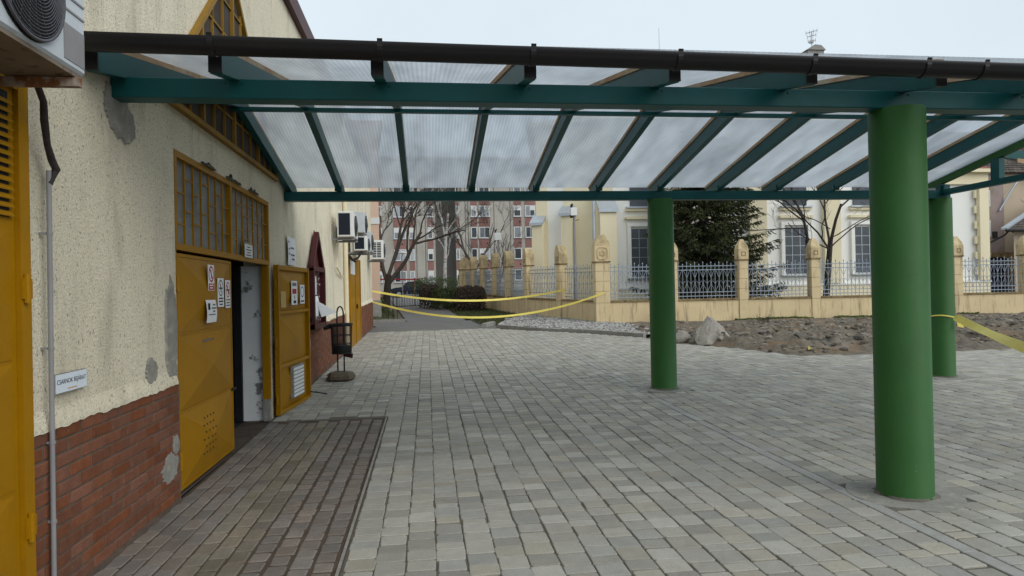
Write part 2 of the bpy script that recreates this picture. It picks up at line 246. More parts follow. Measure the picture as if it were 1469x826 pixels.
# ---------------------------------------------------------------- mesh helpers
def wloc(o):
    v = Vector((0, 0, 0))
    while o is not None:
        v = v + o.location; o = o.parent
    return v
def link(name, me, parent, loc):
    o = bpy.data.objects.new(name, me); col.objects.link(o)
    if parent is not None: o.parent = parent
    o.location = Vector(loc) - (wloc(parent) if parent is not None else Vector((0, 0, 0)))
    return o
def tag(o, label=None, cat=None, group=None, kind=None):
    if label: o['label'] = label
    if cat: o['category'] = cat
    if group: o['group'] = group
    if kind: o['kind'] = kind
    return o
def thing(name, loc, label, cat, group=None):
    o = bpy.data.objects.new(name, None); col.objects.link(o); o.location = loc; o.empty_display_size = 0.1
    return tag(o, label, cat, group)
class MB:
    def __init__(s): s.v = []; s.f = []; s.r = []; s.cr = 0.0
    def add(s, vs_, fs):
        b = len(s.v); s.v += [tuple(p) for p in vs_]; s.f += [tuple(b + i for i in f) for f in fs]; s.r += [s.cr] * len(fs); return s
    def box(s, a, b):
        x0, y0, z0 = a; x1, y1, z1 = b
        return s.add([(x0, y0, z0), (x1, y0, z0), (x1, y1, z0), (x0, y1, z0), (x0, y0, z1), (x1, y0, z1), (x1, y1, z1), (x0, y1, z1)],
            [(3, 2, 1, 0), (4, 5, 6, 7), (0, 1, 5, 4), (1, 2, 6, 5), (2, 3, 7, 6), (3, 0, 4, 7)])
    def bbox(s, a, b, e):
        """box with chamfered edges"""
        lo = Vector(a); hi = Vector(b); pts = []; 
        idx = {}
        for sx in (0, 1):
            for sy in (0, 1):
                for sz in (0, 1):
                    for ax in range(3):
                        p = [(lo, hi)[q][i] for i, q in enumerate((sx, sy, sz))]
                        for k in range(3):
                            if k != ax: p[k] += e if (sx, sy, sz)[k] == 0 else -e
                        idx[(sx, sy, sz, ax)] = len(pts); pts.append(p)
        fs = []
        for ax in range(3):
            o1, o2 = (ax + 1) % 3, (ax + 2) % 3
            for sd_ in (0, 1):
                q = []
                for (a1, a2) in ((0, 0), (1, 0), (1, 1), (0, 1)):
                    k = [0, 0, 0]; k[ax] = sd_; k[o1] = a1; k[o2] = a2; q.append(idx[(*k, ax)])
                fs.append(q if sd_ else q[::-1])
            for a1 in (0, 1):
                for a2 in (0, 1):
                    k0 = [0, 0, 0]; k0[o1] = a1; k0[o2] = a2; k1 = list(k0); k1[ax] = 1
                    q = [idx[(*k0, o1)], idx[(*k1, o1)], idx[(*k1, o2)], idx[(*k0, o2)]]
                    fs.append(q if a1 == a2 else q[::-1])
        for sx in (0, 1):
            for sy in (0, 1):
                for sz in (0, 1):
                    q = [idx[(sx, sy, sz, i)] for i in range(3)]
                    fs.append(q if (sx + sy + sz) % 2 else q[::-1])
        return s.add(pts, fs)
    def beam(s, p, q, wd, h, upv=(0, 0, 1)):
        p = Vector(p); q = Vector(q); d = (q - p).normalized(); u = Vector(upv); sx = d.cross(u)
        if sx.length < 1e-4: sx = d.cross(Vector((0, 1, 0)))
        sx.normalize(); u = sx.cross(d)
        a = sx * wd / 2; b = u * h / 2
        return s.add([p - a - b, p + a - b, p + a + b, p - a + b, q - a - b, q + a - b, q + a + b, q - a + b],
            [(0, 1, 2, 3), (7, 6, 5, 4), (4, 5, 1, 0), (5, 6, 2, 1), (6, 7, 3, 2), (7, 4, 0, 3)])
    def tube(s, pts, rad, n=8, cap=True):
        pts = [Vector(p) for p in pts]
        if not isinstance(rad, (list, tuple)): rad = [rad] * len(pts)
        b = len(s.v); prev = None; vs_ = []
        for i, p in enumerate(pts):
            d = (pts[min(i + 1, len(pts) - 1)] - pts[max(i - 1, 0)])
            if d.length < 1e-9: d = Vector((0, 0, 1))
            d.normalize()
            if prev is None:
                a = d.orthogonal().normalized()
            else:
                a = prev - d * prev.dot(d)
                a = a.normalized() if a.length > 1e-6 else d.orthogonal().normalized()
            prev = a; c = d.cross(a)
            for k in range(n):
                t = 2 * math.pi * k / n
                vs_.append(p + (a * math.cos(t) + c * math.sin(t)) * rad[i])
        fs = []
        for i in range(len(pts) - 1):
            for k in range(n):
                fs.append((i * n + k, i * n + (k + 1) % n, (i + 1) * n + (k + 1) % n, (i + 1) * n + k))
        if cap:
            fs.append(tuple(range(n - 1, -1, -1))); fs.append(tuple((len(pts) - 1) * n + k for k in range(n)))
        return s.add(vs_, fs)
    def prism(s, poly, axis, a, b):
        """poly of 2d points (the two other axes in order), extruded along axis from a to b"""
        n = len(poly)
        def P(u, v, w_): return {0: (w_, u, v), 1: (u, w_, v), 2: (u, v, w_)}[axis]
        vs_ = [P(u, v, a) for u, v in poly] + [P(u, v, b) for u, v in poly]
        fs = [tuple(range(n)), tuple(range(2 * n - 1, n - 1, -1))] + [(i, i + n, (i + 1) % n + n, (i + 1) % n) for i in range(n)]
        return s.add(vs_, fs)
    def mesh(s, name, origin, mat_, smooth=False):
        o = Vector(origin)
        me = bpy.data.meshes.new(name)
        me.from_pydata([(x - o.x, y - o.y, z - o.z) for x, y, z in s.v], [], s.f)
        me.materials.append(MT[mat_])
        if any(s.r):
            at = me.attributes.new('rnd', 'FLOAT', 'FACE'); at.data.foreach_set('value', s.r)
        if smooth: me.polygons.foreach_set('use_smooth', [True] * len(me.polygons))
        me.update()
        return me
    def build(s, name, mat_, parent=None, smooth=False, origin=None, fix=False):
        if origin is None:
            xs, ys, zs = zip(*s.v)
            origin = ((min(xs) + max(xs)) / 2, (min(ys) + max(ys)) / 2, min(zs))
        me = s.mesh(name, origin, mat_, smooth)
        return link(name, me, parent, origin)
def recalc(o):
    import bmesh
    b = bmesh.new(); b.from_mesh(o.data); bmesh.ops.recalc_face_normals(b, faces=b.faces); b.to_mesh(o.data); b.free()
    return o
def smooth_angle(o, deg=40):
    me = o.data
    me.polygons.foreach_set('use_smooth', [True] * len(me.polygons))
    try: me.set_sharp_from_angle(angle=math.radians(deg))
    except Exception: pass
    return o
def lathe(mb, prof, cx, cy, n=32):
    k = len(prof); vs_ = []; fs = []
    for i in range(n):
        t = 2 * math.pi * i / n
        for r, z in prof: vs_.append((cx + r * math.cos(t), cy + r * math.sin(t), z))
    for i in range(n):
        j = (i + 1) % n
        for q in range(k - 1): fs.append((i * k + q, j * k + q, j * k + q + 1, i * k + q + 1))
    mb.add(vs_, fs)
    if prof[-1][0] > 1e-6: mb.add([(cx + prof[-1][0] * math.cos(2 * math.pi * i / n), cy + prof[-1][0] * math.sin(2 * math.pi * i / n), prof[-1][1]) for i in range(n)], [tuple(range(n))])
    return mb
def text_obj(name, s, size, parent, origin, xdir, ydir, mat_, depth=0.001, sx=1.0):
    cu = bpy.data.curves.new('t', 'FONT'); cu.body = s; cu.size = size; cu.extrude = depth; cu.align_x = 'CENTER'; cu.align_y = 'CENTER'
    to = bpy.data.objects.new('t', cu); col.objects.link(to)
    bpy.context.view_layer.update()
    me = bpy.data.meshes.new_from_object(to.evaluated_get(bpy.context.evaluated_depsgraph_get()))
    bpy.data.objects.remove(to)
    X = Vector(xdir) * sx; Y = Vector(ydir); Z = Vector(xdir).cross(Y)
    for v in me.vertices: v.co = X * v.co.x + Y * v.co.y + Z * v.co.z
    me.materials.clear(); me.materials.append(MT[mat_])
    return link(name, me, parent, origin)

def g(y):
    if y < 5: return 0.0
    if y < 9: return 0.022 * (y - 5) ** 2 / 8
    if y < 95: return 0.022 * (y - 7)
    return 0.022 * 88
XW = -2.0
YL = [-30, 0, 5, 6, 7, 8, 9, 12, 16, 20, 25, 30, 40, 60, 95, 400]

# ================================================================ SETTING
def strip_sheet(name, mat_, xl, xr, ys, dz, kind='structure'):
    """sheet between x=xl(y) and x=xr(y) following the ground"""
    mb = MB(); vs_ = []; fs = []
    for y in ys:
        vs_ += [(xl(y), y, g(y) + dz), (xr(y), y, g(y) + dz)]
    for i in range(len(ys) - 1): fs.append((2 * i, 2 * i + 1, 2 * i + 3, 2 * i + 2))
    mb.add(vs_, fs)
    return tag(mb.build(name, mat_), kind=kind)
strip_sheet('ground', 'ground', lambda y: -250, lambda y: 350, YL, -0.06)
def yb(x):
    pts = [(-3, 22.3), (2.0, 22.7), (4.6, 19.85), (5.85, 18.0), (6.15, 16.3), (7.0, 14.7), (7.6, 13.1), (9.2, 12.95), (30, 13.0)]
    for (a, b), (c, d) in zip(pts, pts[1:]):
        if a <= x <= c: return b + (d - b) * (x - a) / (c - a)
    return 13.0
# paved yard: sand bed + stones
mb = MB()
xs = [-1.99 + 0.5 * i for i in range(40)]
ysn = [0, 0.08, 0.2, 0.3, 0.36, 0.42, 0.5, 0.6, 0.75, 0.9, 1.0]
vs_ = []
for x in xs:
    Y1 = yb(x) + 0.05
    for t in ysn:
        y = -2 + (Y1 + 2) * t; vs_.append((x, y, g(y) - 0.0095))
k = len(ysn)
fs = [(i * k + j, (i + 1) * k + j, (i + 1) * k + j + 1, i * k + j + 1) for i in range(len(xs) - 1) for j in range(k - 1)]
mb.add(vs_, fs)
pave = tag(mb.build('paved_yard', 'joint', origin=(0, 0, 0)), 'grey concrete block paving of the yard', kind='structure')

def stone_geo(mb, x0, x1, y0, y1, ztop, full=True, depth=0.03, e=0.008, jit=0.003, r=random):
    cx, cy = (x0 + x1) / 2, (y0 + y1) / 2
    tx, ty = r.uniform(-.006, .006), r.uniform(-.006, .006); dz = r.uniform(-.002, .002)
    def Z(x, y, o): return ztop + dz + tx * (x - cx) + ty * (y - cy) - o
    if full:
        c = min(x1 - x0, y1 - y0) * 0.075
        out = []
        for (px, py, a, b) in ((x0, y0, 0, 1), (x0, y0, 1, 0), (x1, y0, -1, 0), (x1, y0, 0, 1), (x1, y1, 0, -1), (x1, y1, -1, 0), (x0, y1, 1, 0), (x0, y1, 0, -1)):
            cc = c * r.uniform(0.5, 1.3)
            out.append((px + a * cc + r.uniform(-jit, jit), py + b * cc + r.uniform(-jit, jit)))
    else:
        out = [(px + r.uniform(-jit, jit), py + r.uniform(-jit, jit)) for px, py in ((x0, y0), (x1, y0), (x1, y1), (x0, y1))]
    n = len(out)
    ins = [(x + (cx - x) / max(abs(cx - x), 1e-4) * e * 0.8, y + (cy - y) / max(abs(cy - y), 1e-4) * e * 0.8) for x, y in out]
    vs_ = [(x, y, Z(x, y, 0)) for x, y in ins] + [(x, y, Z(x, y, e * 0.7)) for x, y in out] + [(x, y, Z(x, y, depth)) for x, y in out]
    fs = [tuple(range(n))] if not full else [tuple(range(8))]
    for i in range(n):
        j = (i + 1) % n
        fs.append((i + n, j + n, j, i)); fs.append((i + 2 * n, j + 2 * n, j + n, i + n))
    mb.add(vs_, fs)
def in_mat(x, y): return x < -0.53 and y < 8.62
COLS = [(3.56, 4.67), (3.56, 9.87), (8.30, 9.96)]
stones = []
pr = random.Random(3)
def lay(x, wd, y0, choices):
    y = y0 + pr.uniform(0, 0.15)
    while True:
        L_ = pr.choice(choices) * pr.uniform(0.96, 1.04)
        if y + L_ > yb(x + wd / 2): break
        c = (x + wd / 2, y + L_ / 2)
        if not in_mat(x + 0.02, y + 0.02) and not in_mat(x + 0.02, y + L_ * .5) and all((c[0] - a) ** 2 + (c[1] - b) ** 2 > 0.36 ** 2 for a, b in COLS):
            wx = 0.007 * noise.noise((x * 3, y * .7, 1)) + pr.uniform(-.002, .002)
            if in_view((c[0], c[1], g(c[1])), 0.16): stones.append((x + wx, x + wd + wx, y, y + L_))
        y += L_
cw = 0.1795
i = 0; x = -1.96
while x < -0.56: lay(x, 0.1725, 8.64, [0.13, 0.175, 0.175, 0.21]); x += 0.1725
x = -0.525
for i in range(20): lay(x, 0.1815, 1.5, [0.115, 0.15, 0.175, 0.175, 0.2]); x += 0.1815
x = 3.222
for i in range(60): lay(x, 0.175, 1.5, [0.12, 0.15, 0.18, 0.18, 0.235]); x += 0.175
def near_key(s):
    c = Vector(((s[0] + s[1]) / 2, (s[2] + s[3]) / 2, 0)); ok = in_view(c, 0.0)
    d = (c - CAM).length
    return (0 if ok else 1, d ** 3 / ((s[1] - s[0]) * (s[3] - s[2])))
stones.sort(key=near_key)
J = 0.0034
for s in stones[:290]:
    mb = MB(); o = ((s[0] + s[1]) / 2, (s[2] + s[3]) / 2, 0)
    jj = J * pr.choice((0.5, .7, 1, 1, 1.5, 2.6))
    stone_geo(mb, s[0] + jj, s[1] - jj, s[2] + jj * 1.5, s[3] - jj * 1.5, g(o[1]), True, 0.03, 0.0055, 0.0035, pr)
    mb.build('paving_stone', 'paver', pave, origin=(o[0], o[1], g(o[1])))
mb = MB()
for s in stones[290:]:
    mb.cr = pr.uniform(0.001, 1); yc = (s[2] + s[3]) / 2; near = yc < 9
    jj = J * pr.choice((0.5, .7, 1, 1, 1.5, 2.6))
    stone_geo(mb, s[0] + jj, s[1] - jj, s[2] + jj * 1.5, s[3] - jj * 1.5, g(yc), near, 0.03, 0.0055, 0.0035, pr)
tag(mb.build('paving_stones', 'paver', pave, origin=(0, 0, 0)), kind='stuff')
y = 1.6
while y < 20.8:
    L_ = 0.5
    mb = MB(); stone_geo(mb, 3.112, 3.215, y + .003, y + L_ - .003, g(y + L_ / 2) + .001, True, .03, .006, .002, pr)
    mb.build('edging_stone', 'strip', pave); y += L_
# cement collars round the column feet
for (cx, cy) in COLS:
    mb = MB(); n = 40; rr = [0.40 + 0.05 * noise.noise((cx * 3 + math.cos(t * 2 * math.pi / n) * 2, cy + math.sin(t * 2 * math.pi / n) * 2, 1)) for t in range(n)]
    top = [(cx + rr[t] * math.cos(2 * math.pi * t / n), cy + rr[t] * math.sin(2 * math.pi * t / n)) for t in range(n)]
    mb.add([(x, y, g(y) + 0.003) for x, y in top] + [(x, y, g(y) - 0.02) for x, y in top], [tuple(range(n))] + [(t + n, (t + 1) % n + n, (t + 1) % n, t) for t in range(n)])
    mb.build('cement_collar', 'cement', pave)
    mb = MB(); n = 60; vs_ = []
    for t in range(n):
        a = 2 * math.pi * t / n; q = .215 + .028 * noise.noise((math.cos(a) * 4, math.sin(a) * 4, cx)) + .012 * noise.noise((math.cos(a) * 15, math.sin(a) * 15, cx))
        vs_ += [(cx + .19 * math.cos(a), cy + .19 * math.sin(a), g(cy) + .022), (cx + q * math.cos(a), cy + q * math.sin(a), g(cy) + .0045)]
    mb.add(vs_, [(2 * t, 2 * t + 1, 2 * ((t + 1) % n) + 1, 2 * ((t + 1) % n)) for t in range(n)]); mb.build('column_foot_grout', 'joint', pave, True)

# old paving in front of the doors
mb = MB()
vs_ = []; ysn = [-1, 2, 5, 6, 7, 8, 8.61]
for y in ysn: vs_ += [(-1.985, y, g(y) - 0.0055), (-0.53, y, g(y) - 0.0055)]
mb.add(vs_, [(2 * i, 2 * i + 1, 2 * i + 3, 2 * i + 2) for i in range(len(ysn) - 1)])
old = tag(mb.build('entrance_paving', 'oldsand', origin=(-1.2, 5, 0)), 'worn reddish brown paving before the yellow doors', kind='structure')
olds = []
def lay_old(x, wd, L_, off, gap, m_, drop=0.0):
    y = 1.8 + off
    while y + L_ < 8.6:
        if in_view((x, y, 0), .16): olds.append((x, x + wd, y, y + L_, gap * pr.uniform(0.8, 1.4), m_, drop))
        y += L_
x = -1.965
for i in range(4): lay_old(x, 0.118, 0.205, (i % 2) * 0.1, 0.0055, 'oldpaver', 0.001); x += 0.118
for i in range(3): lay_old(x, 0.124, 0.185, (i % 2) * 0.09, 0.0055, 'tanpaver', 0.001); x += 0.124
for i in range(4): lay_old(x, 0.137, 0.150, (i % 2) * 0.075, 0.0105, 'oldpaver', 0.002); x += 0.137
olds.sort(key=near_key)
for s in olds[:290]:
    mb = MB(); yc = (s[2] + s[3]) / 2
    stone_geo(mb, s[0] + s[4], s[1] - s[4], s[2] + s[4] * .8, s[3] - s[4] * .8, g(yc) + 0.003 - s[6], True, 0.03, 0.009, 0.004, pr)
    mb.build('old_paving_stone', s[5], old, origin=((s[0] + s[1]) / 2, yc, g(yc)))
for mk in ('oldpaver', 'tanpaver'):
    mb = MB()
    for s in olds[290:]:
        if s[5] != mk: continue
        yc = (s[2] + s[3]) / 2; mb.cr = pr.uniform(.001, 1)
        stone_geo(mb, s[0] + s[4], s[1] - s[4], s[2] + s[4] * .8, s[3] - s[4] * .8, g(yc) + 0.003 - s[6], True, 0.03, 0.009, 0.004, pr)
    if mb.v: tag(mb.build('old_paving_stones', mk, old), kind='stuff')
mb = MB()
mb.box((-0.556, 1.5, -0.02), (-0.538, 5.0, 0.002)); mb.beam((-0.547, 5.0, -0.009), (-0.547, 8.6, g(8.6) - 0.009), 0.018, 0.022)
mb.build('mat_edge_rail', 'cement', old)

# asphalt beyond, path, kerb, grass
strip_sheet('asphalt_lane', 'asphalt', lambda y: -14, lambda y: 2.4, [22.25, 24, 26, 27.2], -0.008)
strip_sheet('asphalt_path', 'asphalt', lambda y: -0.75 - (y - 26) * 0.075, lambda y: 1.75 - (y - 22) * 0.045, [26.9, 30, 35, 40, 50, 60, 80], -0.004)
def kerb_run(name, pts, wdt=0.13, h=0.11, L_=0.9, mat_='concrete', label=None):
    root = None
    P = [Vector(p) for p in pts]; first = True; root = thing(name, (*P[0], g(P[0].y)), None, None); del_keys = None
    root['kind'] = 'structure'
    if label: root['label'] = label
    for a, b in zip(P, P[1:]):
        n = max(1, int((b - a).length / L_))
        for i in range(n):
            p = a + (b - a) * (i / n); q = a + (b - a) * ((i + 1) / n); d = (q - p).normalized() * 0.008
            p = p + d; q = q - d
            mb = MB(); hz = h + pr.uniform(-.015, .01)
            mb.beam((p.x, p.y, g(p.y) + hz / 2 - .03), (q.x, q.y, g(q.y) + hz / 2 - .03), wdt, hz + .06)
            mb.build('kerb_stone', mat_, root)
    return root
kerb_run('gravel_kerb', [(1.9, 23.1), (2.35, 24.2)], 0.16, 0.13, 1.2)
kerb_run('garden_kerb', [(2.35, 22.85), (3.6, 21.15), (4.75, 19.85), (6.0, 18.1)], 0.13, 0.09, 0.8)
kerb_run('lane_kerb', [(-8, 27.3), (-0.9, 27.3)], 0.14, 0.10, 1.0)
# churned earth
mb = MB()
x0, x1, y0, y1, st = 5.2, 30.0, 12.3, 25.5, 0.10
nx = int((x1 - x0) / st); ny = int((y1 - y0) / st)
def earth_h(x, y):
    inside = y - yb(x)
    if x < 6.3: inside = min(inside, (x - (6.2 + (y - 18.0) * 0.1)) * 1.0)
    if y > 23.4: inside = min(inside, 0.35)
    if inside < 0: return -0.05
    t = min(1, inside / 0.9)
    n1 = noise.fractal((x * 0.45, y * 0.8, 3.3), 1.0, 2.1, 5); n2 = noise.fractal((x * 2.2, y * 2.6, 7.3), 0.9, 2.1, 4)
    fall = 1.0 if y < 18 else max(0.35, 1 - (y - 18) / 7)
    return -0.02 + t * fall * (0.09 + 0.09 * max(-0.5, n1) + 0.13 * n2 + 0.05 * noise.noise((x * 7, y * 8, 2)) + 0.10 * math.exp(-((x - 7.9) / 1.6) ** 2 - ((y - 15.0) / 1.0) ** 2) + 0.09 * math.exp(-((x - 9.6) / 1.2) ** 2 - ((y - 14.0) / .6) ** 2))
vs_ = [(x0 + i * st, y0 + j * st, g(y0 + j * st) + earth_h(x0 + i * st, y0 + j * st)) for i in range(nx + 1) for j in range(ny + 1)]
fs = [(i * (ny + 1) + j, (i + 1) * (ny + 1) + j, (i + 1) * (ny + 1) + j + 1, i * (ny + 1) + j + 1) for i in range(nx) for j in range(ny)]
mb.add(vs_, fs)
tag(mb.build('earth', 'earth', smooth=True), 'churned muddy earth between paving and ochre fence', kind='structure')
def earth_z(x, y): return g(y) + earth_h(x, y)
def rock(mb, c, r, rr, flat=0.7, sub=0):
    ico = [(0, 0, 1)] + [(0.894 * math.cos(t * 1.2566), 0.894 * math.sin(t * 1.2566), 0.447) for t in range(5)] + [(0.894 * math.cos(t * 1.2566 + .628), 0.894 * math.sin(t * 1.2566 + .628), -0.447) for t in range(5)] + [(0, 0, -1)]
    F = [(0, 1 + i, 1 + (i + 1) % 5) for i in range(5)] + [(1 + i, 6 + i, 1 + (i + 1) % 5) for i in range(5)] + [(6 + i, 6 + (i + 1) % 5, 1 + (i + 1) % 5) for i in range(5)] + [(11, 6 + (i + 1) % 5, 6 + i) for i in range(5)]
    a = rr.uniform(0, 6.3); ca, sa = math.cos(a), math.sin(a)
    vs_ = []
    for (x, y, z) in ico:
        k_ = r * rr.uniform(0.65, 1.15); x, y = x * ca - y * sa, x * sa + y * ca
        vs_.append((c[0] + x * k_ * 1.2, c[1] + y * k_, c[2] + z * k_ * flat))
    mb.add(vs_, F)
rr = random.Random(9)
mb = MB()
for i in range(7000):
    x = rr.uniform(6.2, 21); y = rr.uniform(12.9, 22)
    if earth_h(x, y) < 0.01: continue
    mb.cr = rr.random(); rock(mb, (x, y, earth_z(x, y)), 0.010 + 0.10 * rr.random() ** 4, rr)
tag(mb.build('rubble', 'clod', origin=(10, 15, 0.2)), 'scattered stones and clods on the churned earth', 'rubble', kind='stuff')
# gravel bed by the fence corner
mb = MB()
poly = [(2.5, 23.9), (2.45, 22.95), (3.7, 21.2), (4.85, 19.9), (6.1, 18.2), (6.6, 18.6), (6.9, 21.0), (6.35, 23.6), (4.3, 28.8), (3.5, 27.5)]
mb.add([(x, y, g(y) + 0.035) for x, y in poly], [tuple(range(len(poly)))])
tag(mb.build('gravel_bed', 'gravelbase'), kind='structure')
def in_poly(x, y, P):
    c = False; j = len(P) - 1
    for i in range(len(P)):
        if (P[i][1] > y) != (P[j][1] > y) and x < (P[j][0] - P[i][0]) * (y - P[i][1]) / (P[j][1] - P[i][1]) + P[i][0]: c = not c
        j = i
    return c
mb = MB(); cnt = 0
while cnt < 5200:
    x = rr.uniform(2.4, 7); y = rr.uniform(18, 29)
    if not in_poly(x, y, poly): continue
    cnt += 1; mb.cr = rr.random()
    hh = 0.10 * max(0, noise.noise((x * .8, y * .8, 5))) 
    rock(mb, (x, y, g(y) + 0.04 + hh), rr.uniform(0.022, 0.055), rr)
tag(mb.build('gravel', 'gravel', origin=(5, 22, 0.4)), 'pale crushed gravel heaped beside the ochre fence', 'gravel', kind='stuff')
def blades(name, P, n, h, mat_='grass', z=0.0, label=None, cat='grass'):
    mb = MB(); xs_ = [p[0] for p in P]; ys_ = [p[1] for p in P]; c = 0
    while c < n:
        x = rr.uniform(min(xs_), max(xs_)); y = rr.uniform(min(ys_), max(ys_))
        if not in_poly(x, y, P): continue
        c += 1; mb.cr = rr.random(); a = rr.uniform(0, 6.28); hh = h * rr.uniform(.5, 1.3); wd = 0.012 + h * .05
        b = (x, y, g(y) + z); dx, dy = math.cos(a) * wd, math.sin(a) * wd; lx, ly = rr.uniform(-.5, .5) * hh, rr.uniform(-.5, .5) * hh
        mb.add([(b[0] - dx, b[1] - dy, b[2]), (b[0] + dx, b[1] + dy, b[2]), (b[0] + lx, b[1] + ly, b[2] + hh)], [(0, 1, 2)])
    return tag(mb.build(name, mat_), label, cat, kind='stuff')
GP = [(1.9, 24.6), (2.6, 24.2), (3.4, 27.6), (4.2, 29.0), (3.5, 33), (2.4, 42), (0.6, 46), (1.25, 33)]
mb = MB(); mb.add([(x, y, g(y) + 0.012) for x, y in GP], [tuple(range(len(GP)))]); tag(mb.build('verge', 'turf'), kind='structure')
blades('grass', GP, 9000, 0.11, label='short green grass verge beside the asphalt path')
GL = [(-9, 27.5), (-1.0, 27.5), (-1.5, 33), (-3.0, 52), (-9, 52)]
mb = MB(); mb.add([(x, y, g(y) + 0.012) for x, y in GL], [tuple(range(len(GL)))]); tag(mb.build('lawn', 'turf'), kind='structure')
blades('lawn_grass', [(-4.5, 29.5), (-1.4, 29.5), (-1.7, 34), (-3.5, 45), (-6, 45)], 7000, 0.11, label='green lawn beyond the market hall corner')

# ================================================================ MARKET HALL
hall = thing('market_hall', (-2.2, 10, 0), 'long cream roughcast market hall with brick plinth and mustard metal doors', 'building')
DY0, DY1, DZ = 5.66, 8.88, 2.80         # door opening
TOP = 6.10
mb = MB()
T = XW - 0.32
mb.box((T, -3, -0.3), (XW, DY0, TOP))
mb.box((T, DY1, -0.3), (XW, 24.8, TOP))
mb.box((T, DY0, DZ), (XW, DY1, TOP))
mb.build('wall', 'plaster', hall, origin=(XW, 10, 0))
mb = MB(); mb.box((-14, 24.45, -0.3), (T, 24.8, TOP)); mb.box((-14, -3, -0.3), (-13.7, 24.45, TOP)); mb.box((-13.7, -3, -0.3), (T, -2.7, TOP))
mb.build('rear_wall', 'plaster', hall)
mb = MB(); mb.box((-14.2, -3.2, TOP + .004), (XW + 0.02, 25.0, TOP + 0.25)); mb.build('roof', 'redwood', hall)
mb = MB(); mb.box((XW + 0.001, -3.2, 5.90), (XW + 0.09, 24.95, 6.16)); mb.build('fascia_board', 'redwood', hall)
mb = MB(); mb.box((T - 3.0, DY0 - 0.4, 0.0), (T - 0.02, DY1 + 0.5, 0.01)); mb.box((T - 3.0, DY0 - .4, .01), (T - 2.95, DY1 + .5, 3.2)); mb.box((T - 3, DY0 - .4, .01), (T - .02, DY0 - .35, 3.2)); mb.box((T - 3, DY1 + .45, .01), (T - .02, DY1 + .5, 3.2)); mb.box((T - 3, DY0 - .4, 3.2), (T - .02, DY1 + .5, 3.25))
mb.build('lobby', 'void', hall)
mb = MB(); mb.box((T - 0.02, DY1 - 0.035, 0.02), (XW - 0.03, DY1 - 0.002, 1.98)); mb.build('door_reveal', 'white_old', hall)
mb = MB(); mb.box((T - 0.11, DY1 - 0.09, 0.02), (T - 0.02, DY1 + 0.05, 1.99)); mb.build('inner_post', 'dark', hall)
mb = MB(); mb.box((T - 0.2, DY0 + .02, 0.0), (XW - .002, DY1 - .04, 0.008)); mb.build('threshold', 'oldsand', hall)

# brick plinth
BL, BH, BP = 0.252, 0.0645, 0.0765
br = random.Random(21)
brick_meshes = {}
def brick_mesh(L_):
    k_ = (round(L_, 3), br.randrange(3))
    if k_ not in brick_meshes:
        b = MB(); e = br.uniform(.003, .005); b.bbox((-0.03, -L_ / 2, -BH / 2), (0, L_ / 2, BH / 2), e)
        brick_meshes[k_] = b.mesh('brick', (0, 0, 0), 'brick')
    return brick_meshes[k_]
bricks = []
def plinth(ya, yb_, rows=12, holes=()):
    for r in range(rows):
        y = ya - (0 if r % 2 else BL / 2)
        while y < yb_:
            a, b = max(y, ya) + .0085, min(y + BL, yb_) - .0085
            y += BL
            if b - a < 0.03: continue
            if any(h0 < (a + b) / 2 < h1 for h0, h1 in holes): continue
            yc = (a + b) / 2
            bricks.append((yc, g(yc) + 0.012 + r * BP + BH / 2, b - a))
plinth(3.60, 5.62); plinth(8.95, 24.78, holes=[(17.35, 20.15)]); plinth(-1.5, 2.2)
for a, b in ((3.60, 5.64), (8.93, 17.35), (20.15, 24.79)):
    mb = MB(); n = max(2, int((b - a) / 1.0)); vs_ = []
    for i in range(n + 1):
        y = a + (b - a) * i / n; vs_ += [(XW + .016, y, g(y) - .05), (XW + .016, y, g(y) + 0.925)]
    mb.add(vs_, [(2 * i, 2 * i + 2, 2 * i + 3, 2 * i + 1) for i in range(n)])
    mb.build('plinth_mortar', 'mortar', hall)
bricks.sort(key=lambda b: (0 if b[0] > 3.3 else 1, b[0]))
bm_all = MB()
for i, (yc, zc, L_) in enumerate(bricks):
    px = XW + 0.0225 + br.uniform(-.0015, .0015)
    if i < 295:
        o = link('brick', brick_mesh(L_), hall, (px, yc, zc)); o.rotation_euler = (br.uniform(-.01, .01), 0, br.uniform(-.008, .008))
    else:
        bm_all.cr = br.uniform(.001, 1); bm_all.box((px - .02, yc - L_ / 2, zc - BH / 2), (px, yc + L_ / 2, zc + BH / 2))
tag(bm_all.build('bricks', 'brick', hall), kind='stuff')
for a, b in ((3.6, 5.62), (9.0, 17.3), (20.2, 24.7)):
    mb = MB(); y = a; vs_ = []
    while y < b:
        q = .012 + .035 * (.5 + noise.noise((y * 2.3, 4, 0))) + .02 * noise.noise((y * 9, 2, 0)); vs_ += [(XW + .021, y, g(y) + q * .75), (XW + .03 + q * .4, y, g(y) + q * .3), (XW + .035 + q * .8, y, g(y) + .001)]; y += .05
    n = len(vs_) // 3; mb.add(vs_, [(3 * i + k_, 3 * i + 1 + k_, 3 * i + 4 + k_, 3 * i + 3 + k_) for i in range(n - 1) for k_ in range(2)])
    tag(mb.build('wall_foot_dirt', 'oldsand', pave, True), kind='stuff')
